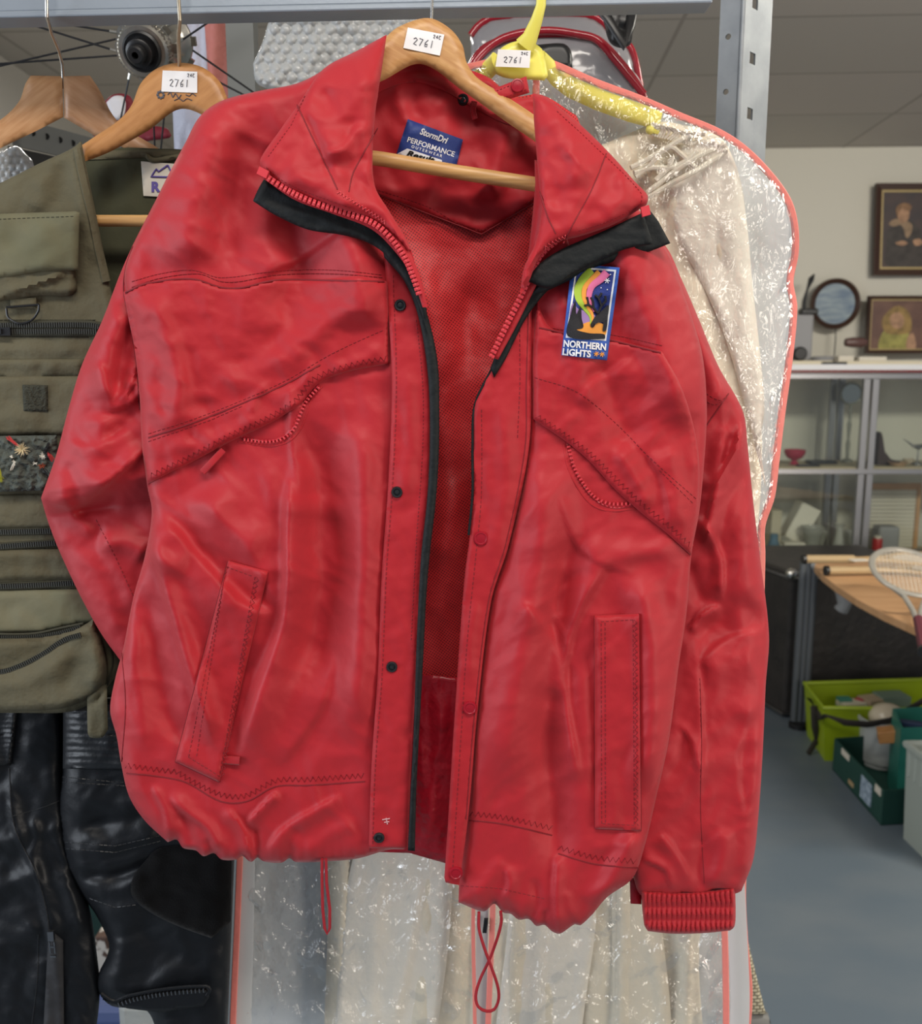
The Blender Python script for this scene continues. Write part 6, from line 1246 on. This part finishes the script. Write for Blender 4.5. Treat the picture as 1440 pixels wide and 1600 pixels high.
dk = tag(MB().box((ft.x+.66, 3.80, 0), (b.x+.5, 4.36, .49)).build('storage_crate', m_dark, None, False, .01), 'black crate in the shadow under the desk', 'crate')
MB().box((ft.x+.66, 3.84, .492), (b.x+.4, 4.3, .64)).build('case_body', m_case, sc_, False, .02); MB().box((ft.x+.665, 3.835, .56), (b.x+.4, 3.84, .572)).build('case_seam', m_gun, sc_, False)
# ---------------- desk with rackets
dz = .745
desk = thing('desk', 'curved light-wood desk top on a ribbed grey metal leg', 'desk', tuple(G(1440, 1000, 0)))
edge = [(1272, 884), (1284, 898), (1306, 915), (1340, 937), (1380, 958), (1420, 976), (1450, 990)]
top = [G(x, y, dz) for x, y in edge]+[G(1560, 1040, dz), G(1640, 1040, dz), G(1640, 872, dz), G(1420, 866, dz), G(1290, 872, dz), G(1274, 878, dz)]
mb = MB(); n_ = len(top); mb.add([p for p in top]+[p-Vector((0, 0, .026)) for p in top], [tuple(range(n_))[::-1], tuple(range(n_, 2*n_))]+[(i, (i+1) % n_, (i+1) % n_+n_, i+n_) for i in range(n_)]); mb.build('desk_top', m_deskw, desk, False, .003)
m_legm = M('grey_leg_metal', (0.115, 0.125, 0.135), .45, .4)
lt = P(1268, 892, 3.62); lb_ = G(1246, 1122, 0); lx = (lt.x+lb_.x)/2
mb = MB(); c0 = Vector((P(1256, 1000, 3.62).x, 3.62, 0)); 
for s_ in (-1, 0, 1): mb.tube([c0+Vector((s_*.022, 0, .03)), c0+Vector((s_*.022, 0, dz-.03))], .016, 12)
mb.box((c0.x-.034, 3.612, .03), (c0.x+.034, 3.628, dz-.03)); mb.build('leg', m_legm, desk)
MB().lathe([(0, 0), (.042, 0), (.042, .018), (.02, .03), (0, .03)], c0, (0, 0, 1), 20).build('foot', m_blackpl, desk)
MB().tube([c0+Vector((.02, -.02, dz-.03)), c0+Vector((.07, -.12, dz-.05)), c0+Vector((.09, -.16, dz-.16)), c0+Vector((.08, -.15, dz-.19))], .028, 12).build('leg_bracket', M('pale_grey_metal', (0.24, 0.25, 0.26), .5), desk)
def racket(name, lab, hc, hd, ang, rx, ry, Lh, frame, grip, tilt=0, zoff=.012):
    """head centre (world), direction of handle in the desk plane"""
    t_ = thing('tennis_racket', lab, 'racket', tuple(hc), 'tennis rackets on the desk')
    d_ = Vector((math.cos(ang), math.sin(ang), 0)); n_ = Vector((-d_.y, d_.x, 0)); up_ = Vector((0, 0, 1))
    d_ = (d_+up_*tilt).normalized()
    if hd is not None: d_ = Vector(hd).normalized(); n_ = (n_-d_*n_.dot(d_)).normalized(); up_ = d_.cross(n_)
    ring = [hc+d_*(rx*math.cos(q*PI/24))+n_*(ry*math.sin(q*PI/24)) for q in range(48)]
    MB().tube(ring, .010, 8, True, up=up_, flat=.7).build('head_frame', frame, t_)
    mb = MB()
    for i in range(-8, 9):
        u = i/9; L = math.sqrt(1-u*u); mb.tube([hc+n_*(u*ry)-d_*(rx*L), hc+n_*(u*ry)+d_*(rx*L)], .0008, 4)
    for i in range(-10, 11):
        u = i/11; L = math.sqrt(1-u*u); mb.tube([hc+d_*(u*rx)-n_*(ry*L), hc+d_*(u*rx)+n_*(ry*L)], .0008, 4)
    mb.build('strings', m_card, t_)
    e0 = hc+d_*rx*.96; j = hc+d_*(rx+.10)
    mb = MB()
    for s_ in (-1, 1): mb.tube([hc+d_*rx*.80+n_*ry*.58*s_, hc+d_*(rx*1.15)+n_*ry*.25*s_, j+n_*.010*s_, j+d_*.05+n_*.006*s_], .008, 8)
    mb.build('throat', frame, t_)
    MB().tube([j+d_*.04, j+d_*Lh], .0155, 8).build('grip', grip, t_); MB().tube([j+d_*Lh, j+d_*(Lh+.012)], .019, 10).build('butt_cap', m_blackpl, t_)
m_rframe = M('silver_racket_frame', (0.36, 0.34, 0.30), .35, .3); m_rgold = M('gold_brown_frame', (0.40, 0.26, 0.12), .4); m_tan = M('tan_leather_grip', (0.42, 0.30, 0.16), .7); m_mar = M('maroon_grip', (0.10, 0.02, 0.03), .6)
hc = P(1420, 893, 2.80); racket('r', 'silver racket with a maroon grip, its head raised at the right edge of the desk', hc, P(1431, 950, 2.60)-hc, math.radians(-84), .145, .112, .20, m_rframe, m_mar, -.30)
hc = G(1452, 896, dz+.03); racket('r', 'brown racket, its tan grip and black butt pointing left at the back of the desk', Vector((hc.x+.08, hc.y+.13, dz+.055)), None, math.radians(180), .16, .11, .22, m_rgold, m_tan)
hc = G(1452, 899, dz+.01); racket('r', 'tan racket lying lowest with its black butt nearer the desk edge', Vector((hc.x+.12, hc.y+.06, dz+.020)), None, math.radians(183), .16, .11, .22, m_rgold, m_tan)
itm('price_tag', 'small white paper tag lying on the tan racket grips', 'tag', MB().obox(G(1340, 880, dz+.05)+Vector((0, -.0, .012)), (.030, .004, 0), (-.003, .018, 0), (0, 0, .001)), m_card, smooth=False)
# ---------------- floor boxes
m_lime = M('lime_plastic', (0.30, 0.40, 0.012), .4); m_dgreen = M('dark_green_card', (0.010, 0.055, 0.042), .65); m_teal = M('teal_plastic', (0.02, 0.16, 0.125), .45); m_gcr = M('grey_crate_plastic', (0.34, 0.38, 0.345), .5); m_tubp = M('translucent_tub', (0.42, 0.44, 0.43), .35)
def tray(t_, q, z0_, z1_, wall, mat, name, taper=.0):
    """open box: four floor-plan corners (anticlockwise), walls with thickness"""
    q = [Vector((p[0], p[1], 0)) for p in q]; c = sum(q, Vector())/4
    bot = [c+(p-c)*(1-taper) for p in q]; mb = MB()
    def inn(p): return p+(c-p).normalized()*wall*1.4
    for i in range(4):
        j = (i+1) % 4
        mb.hexa([bot[i]+Vector((0, 0, z0_)), bot[j]+Vector((0, 0, z0_)), inn(bot[j])+Vector((0, 0, z0_)), inn(bot[i])+Vector((0, 0, z0_)), q[i]+Vector((0, 0, z1_)), q[j]+Vector((0, 0, z1_)), inn(q[j])+Vector((0, 0, z1_)), inn(q[i])+Vector((0, 0, z1_))])
    mb.hexa([b_+Vector((0, 0, z0_)) for b_ in bot]+[b_+Vector((0, 0, z0_+wall)) for b_ in bot]); return mb.build(name, mat, t_, False)
fl_ = G(1284, 1182, 0); 
bn = thing('storage_bin', 'lime green plastic bin with a dark strap across it on the floor under the desk', 'bin', (fl_.x+.25, fl_.y+.12, 0))
z_b = .22; A_ = [G(1286, 1106, z_b), G(1520, 1110, z_b), G(1506, 1060, z_b), G(1256, 1068, z_b)]
tray(bn, A_, .0, z_b, .006, m_lime, 'bin_body', .07)
MB().tube([p for p in A_], .009, 8, True, up=(0, 0, 1)).build('bin_rim', m_lime, bn)
m_strap = M('dark_webbing_strap', (0.035, 0.028, 0.024), .8)
mb = MB(); sp2 = [A_[3].lerp(A_[0], .45)+Vector((-.012, 0, -.02)), G(1284, 1120, .17)+Vector((-.01, -.02, 0)), P(1290, 1118, 3.18), P(1320, 1129, 3.17), P(1355, 1132, 3.17), P(1390, 1126, 3.17), P(1420, 1108, 3.18), P(1450, 1090, 3.2), P(1500, 1070, 3.25)]
mb.tube(sp2, .014, 8, flat=.25, up=(0, 1, .2)).build('strap', m_strap, bn)
MB().tube([G(1276, 1100, .2)+Vector((-.02, -.02, 0)), G(1272, 1130, .12)+Vector((-.01, -.03, 0)), G(1276, 1150, .05)+Vector((-.01, -.03, 0)), G(1262, 1178, .006)], .014, 8, flat=.3, up=(0, 1, .2)).build('strap_end', m_strap, bn)
bb = G(1380, 1095, .12)
for i, (px, py, c_, w_, rz, lab) in enumerate(((1330, 1100, (0.6, 0.56, 0.42), .05, .3, 'cream paperback in the lime bin'), (1345, 1096, (0.40, 0.05, 0.07), .03, .9, 'small red box in the lime bin'), (1366, 1096, (0.42, 0.32, 0.22), .06, .5, 'tan booklet in the lime bin'), (1318, 1098, (0.05, 0.22, 0.16), .025, .1, 'small green and white box in the lime bin'), (1392, 1094, (0.16, 0.22, 0.18), .06, .2, 'grey-green booklet in the lime bin'))):
    p_ = G(px, py, .16); d1 = Vector((math.cos(rz), math.sin(rz)*.6, 0)); itm('booklet', lab, 'booklet', MB().obox(p_, d1*w_, Vector((-d1.y, d1.x, 0))*w_*.7, Vector((0, 0, .010+.004*i))), M('booklet_%d' % i, c_, .6), smooth=False)
gx = thing('cardboard_box', 'long low dark green cardboard box with white labels on the floor', 'box', tuple(G(1345, 1240, 0)))
z_b = .125; A_ = [G(1380, 1246, z_b), G(1420, 1250, z_b), G(1400, 1160, z_b), G(1302, 1156, z_b)]
q0, q1, q2, q3 = G(1376, 1290, 0), G(1470, 1284, 0), G(1420, 1192, 0), G(1300, 1202, 0)
tray(gx, [q0, q1, q2, q3], 0, z_b, .004, m_dgreen, 'box_body')
def label_on(a, b, u0, u1, v0, v1, mat, par, out=.003, name='label'):
    d_ = b-a; nrm = Vector((d_.y, -d_.x, 0)).normalized()*out
    V = [a+d_*u0+Vector((0, 0, v0)), a+d_*u1+Vector((0, 0, v0)), a+d_*u1+Vector((0, 0, v1)), a+d_*u0+Vector((0, 0, v1))]
    return MB().hexa([V[0], V[1], V[1]+nrm, V[0]+nrm, V[3], V[2], V[2]+nrm, V[3]+nrm]).build(name, mat, par, False)
label_on(q3, q0, .60, .80, .02, .10, M('blue_white_label', (0.42, 0.52, 0.62), .6, var=(60, (0.16, 0.22, 0.30))), gx); label_on(q3, q0, .86, .96, .095, .12, m_card, gx); label_on(q3, q0, .18, .34, .098, .12, m_card, gx); label_on(q3, q0, .36, .46, .02, .035, m_tan, gx)
tc_ = thing('plastic_crate', 'teal plastic crate behind the grey crate on the floor', 'crate', tuple(G(1400, 1260, 0)))
c = G(1402, 1266, 0); tray(tc_, [c+Vector((0, .02, 0)), c+Vector((.30, .04, 0)), c+Vector((.33, .24, 0)), c+Vector((.055, .20, 0))], .005, .29, .006, m_teal, 'crate_body', .02)
gc = thing('plastic_crate', 'pale grey plastic crate with a ribbed rim, nearest on the floor at the right edge', 'crate', tuple(G(1430, 1320, 0)))
a = G(1404, 1308, 0); b = G(1446, 1350, 0)
dd = (b-a); dn = Vector((-dd.y, dd.x, 0)).normalized()
q = [b+dd*.6, b+dd*.6+dn*.35, a+dn*.35, a]; gobj = tray(gc, q, 0, .325, .008, m_gcr, 'crate_body', .06)
cq = sum(q, Vector())/4; MB().tube([p+Vector((0, 0, .318)) for p in q], .014, 8, True, up=(0, 0, 1)).build('crate_rim', m_gcr, gc)
for k in range(7):
    p = a.lerp(b+dd*.6, .06+k*.15); p = p+(cq-p)*.03; MB().tube([p+Vector((0, 0, .22)), p+Vector((0, 0, .31))], .007, 6).build('rim_rib', m_gcr, gc)
tb_ = G(1372, 1205, 0)
tub = thing('storage_tub', 'round translucent plastic tub with a cream bowl on it in the dark green box', 'tub', (tb_.x+.02, tb_.y+.02, .01))
MB().lathe([(0, 0), (.070, 0), (.085, .17), (.092, .172), (.092, .185), (.084, .186), (.078, .02), (0, .012)], (tb_.x+.03, tb_.y+.05, .01), (0, 0, 1), 32).build('tub_body', m_tubp, tub)
c_ = Vector((tb_.x+.03, tb_.y+.05, .15)); itm('china_bowl', 'glossy cream bowl sitting in the round plastic tub', 'bowl', MB().ball(c_+Vector((.015, 0, .045)), .07, 14, (1, 1, .75)), M('cream_china', (0.55, 0.48, 0.36), .2))
p_ = G(1408, 1146, .22); itm('wooden_block', 'brown wooden block beside the cream bowl', 'block', MB().obox(p_, (.07, -.03, .02), (.01, .03, 0), (-.004, 0, .022)), m_wood2, bev=.003, smooth=False)
p_ = G(1436, 1150, .24); itm('blue_book', 'dark blue book leaning right of the brown block', 'book', MB().obox(p_, (.05, -.05, .01), (.01, .012, 0), (0, 0, .05)), M('dark_blue_cover', (0.02, 0.035, 0.08), .5), bev=.002, smooth=False)
# ---------------- bottom edge: woven basket, low things behind the trousers
m_weave = M('cream_weave', (0.55, 0.50, 0.36), .7); N, Lk = nodes_of(m_weave); tcw = N.new('ShaderNodeTexCoord'); bw = N.new('ShaderNodeTexBrick'); bw.inputs['Scale'].default_value = 1; bw.inputs['Brick Width'].default_value = .010; bw.inputs['Row Height'].default_value = .006; bw.inputs['Mortar Size'].default_value = .0012
bw.inputs['Color1'].default_value = (0.60, 0.55, 0.40, 1); bw.inputs['Color2'].default_value = (0.52, 0.47, 0.33, 1); bw.inputs['Mortar'].default_value = (0.20, 0.17, 0.11, 1); mpw = N.new('ShaderNodeMapping'); mpw.inputs['Rotation'].default_value = (PI/2, 0, 0); Lk.new(tcw.outputs['Object'], mpw.inputs[0]); Lk.new(mpw.outputs[0], bw.inputs['Vector']); Lk.new(bw.outputs['Color'], N['Principled BSDF'].inputs['Base Color'])
wb = thing('chair', 'chair with a cream woven back and grey rail, low behind the garment bag', 'chair', tuple(G(1170, 1640, .3)))
s = Sheet(poly([(1050, 1430), (1154, 1436), (1168, 1470), (1196, 1584), (1060, 1590)], 6), 1.30, Field().fn(lambda q: 1.2*np.sin(q[:, 0]/1.9)*np.sin(q[:, 1]/1.9)), 6, 5); s.mesh('woven_back', m_weave, wb, 3, back=.02)
MB().tube([P(1050, 1590, 1.31), P(1150, 1590, 1.31), P(1196, 1596, 1.31)], .016, 10).build('back_rail', M('grey_rail', (0.16, 0.16, 0.15), .5), wb)
mb = MB().tube([P(1192, 1596, 1.31), P(1196, 1640, 1.31), Vector((P(1200, 1640, 1.31).x, 1.31, .004))], .012, 10); mb.build('leg', m_legm, wb); xx = P(1060, 1600, 1.31).x; MB().tube([(xx, 1.31, .004), P(1060, 1600, 1.31)], .012, 10).build('leg', m_legm, wb)
itm('shopping_bag', 'dull blue folded bag low between the trouser legs', 'bag', MB().box((P(130, 1600, 1.5).x, 1.5, 0), (P(205, 1600, 1.5).x, 1.72, P(160, 1582, 1.5).z)), M('dull_blue', (0.06, 0.09, 0.22), .6), bev=.02, smooth=False)
itm('carrier_bag', 'pale grey carrier bag below the hem of the right trouser leg', 'bag', MB().box((P(182, 1600, 1.42).x, 1.42, 0), (P(262, 1600, 1.42).x, 1.48, P(220, 1568, 1.42).z)), M('pale_grey_film', (0.36, 0.37, 0.35), .5, bump=[(30, .004, 2)]), bev=.015, smooth=False)
itm('carton', 'dark green carton seen through the gap between the trouser legs', 'box', MB().box((P(100, 1450, 1.9).x, 1.9, 0), (P(200, 1450, 1.9).x, 2.1, P(160, 1405, 1.9).z)), M('bottle_green', (0.004, 0.03, 0.025), .6), bev=.004, smooth=False)
itm('wrapped_parcel', 'narrow brown and white parcel in front of the dark green carton', 'parcel', MB().box((P(148, 1475, 1.8).x, 1.8, 0), (P(168, 1475, 1.8).x, 1.84, P(156, 1464, 1.8).z)), M('brown_white_paper', (0.09, 0.05, 0.035), .7, var=(25, (0.6, 0.56, 0.5), .52, .56)), bev=.004, smooth=False)
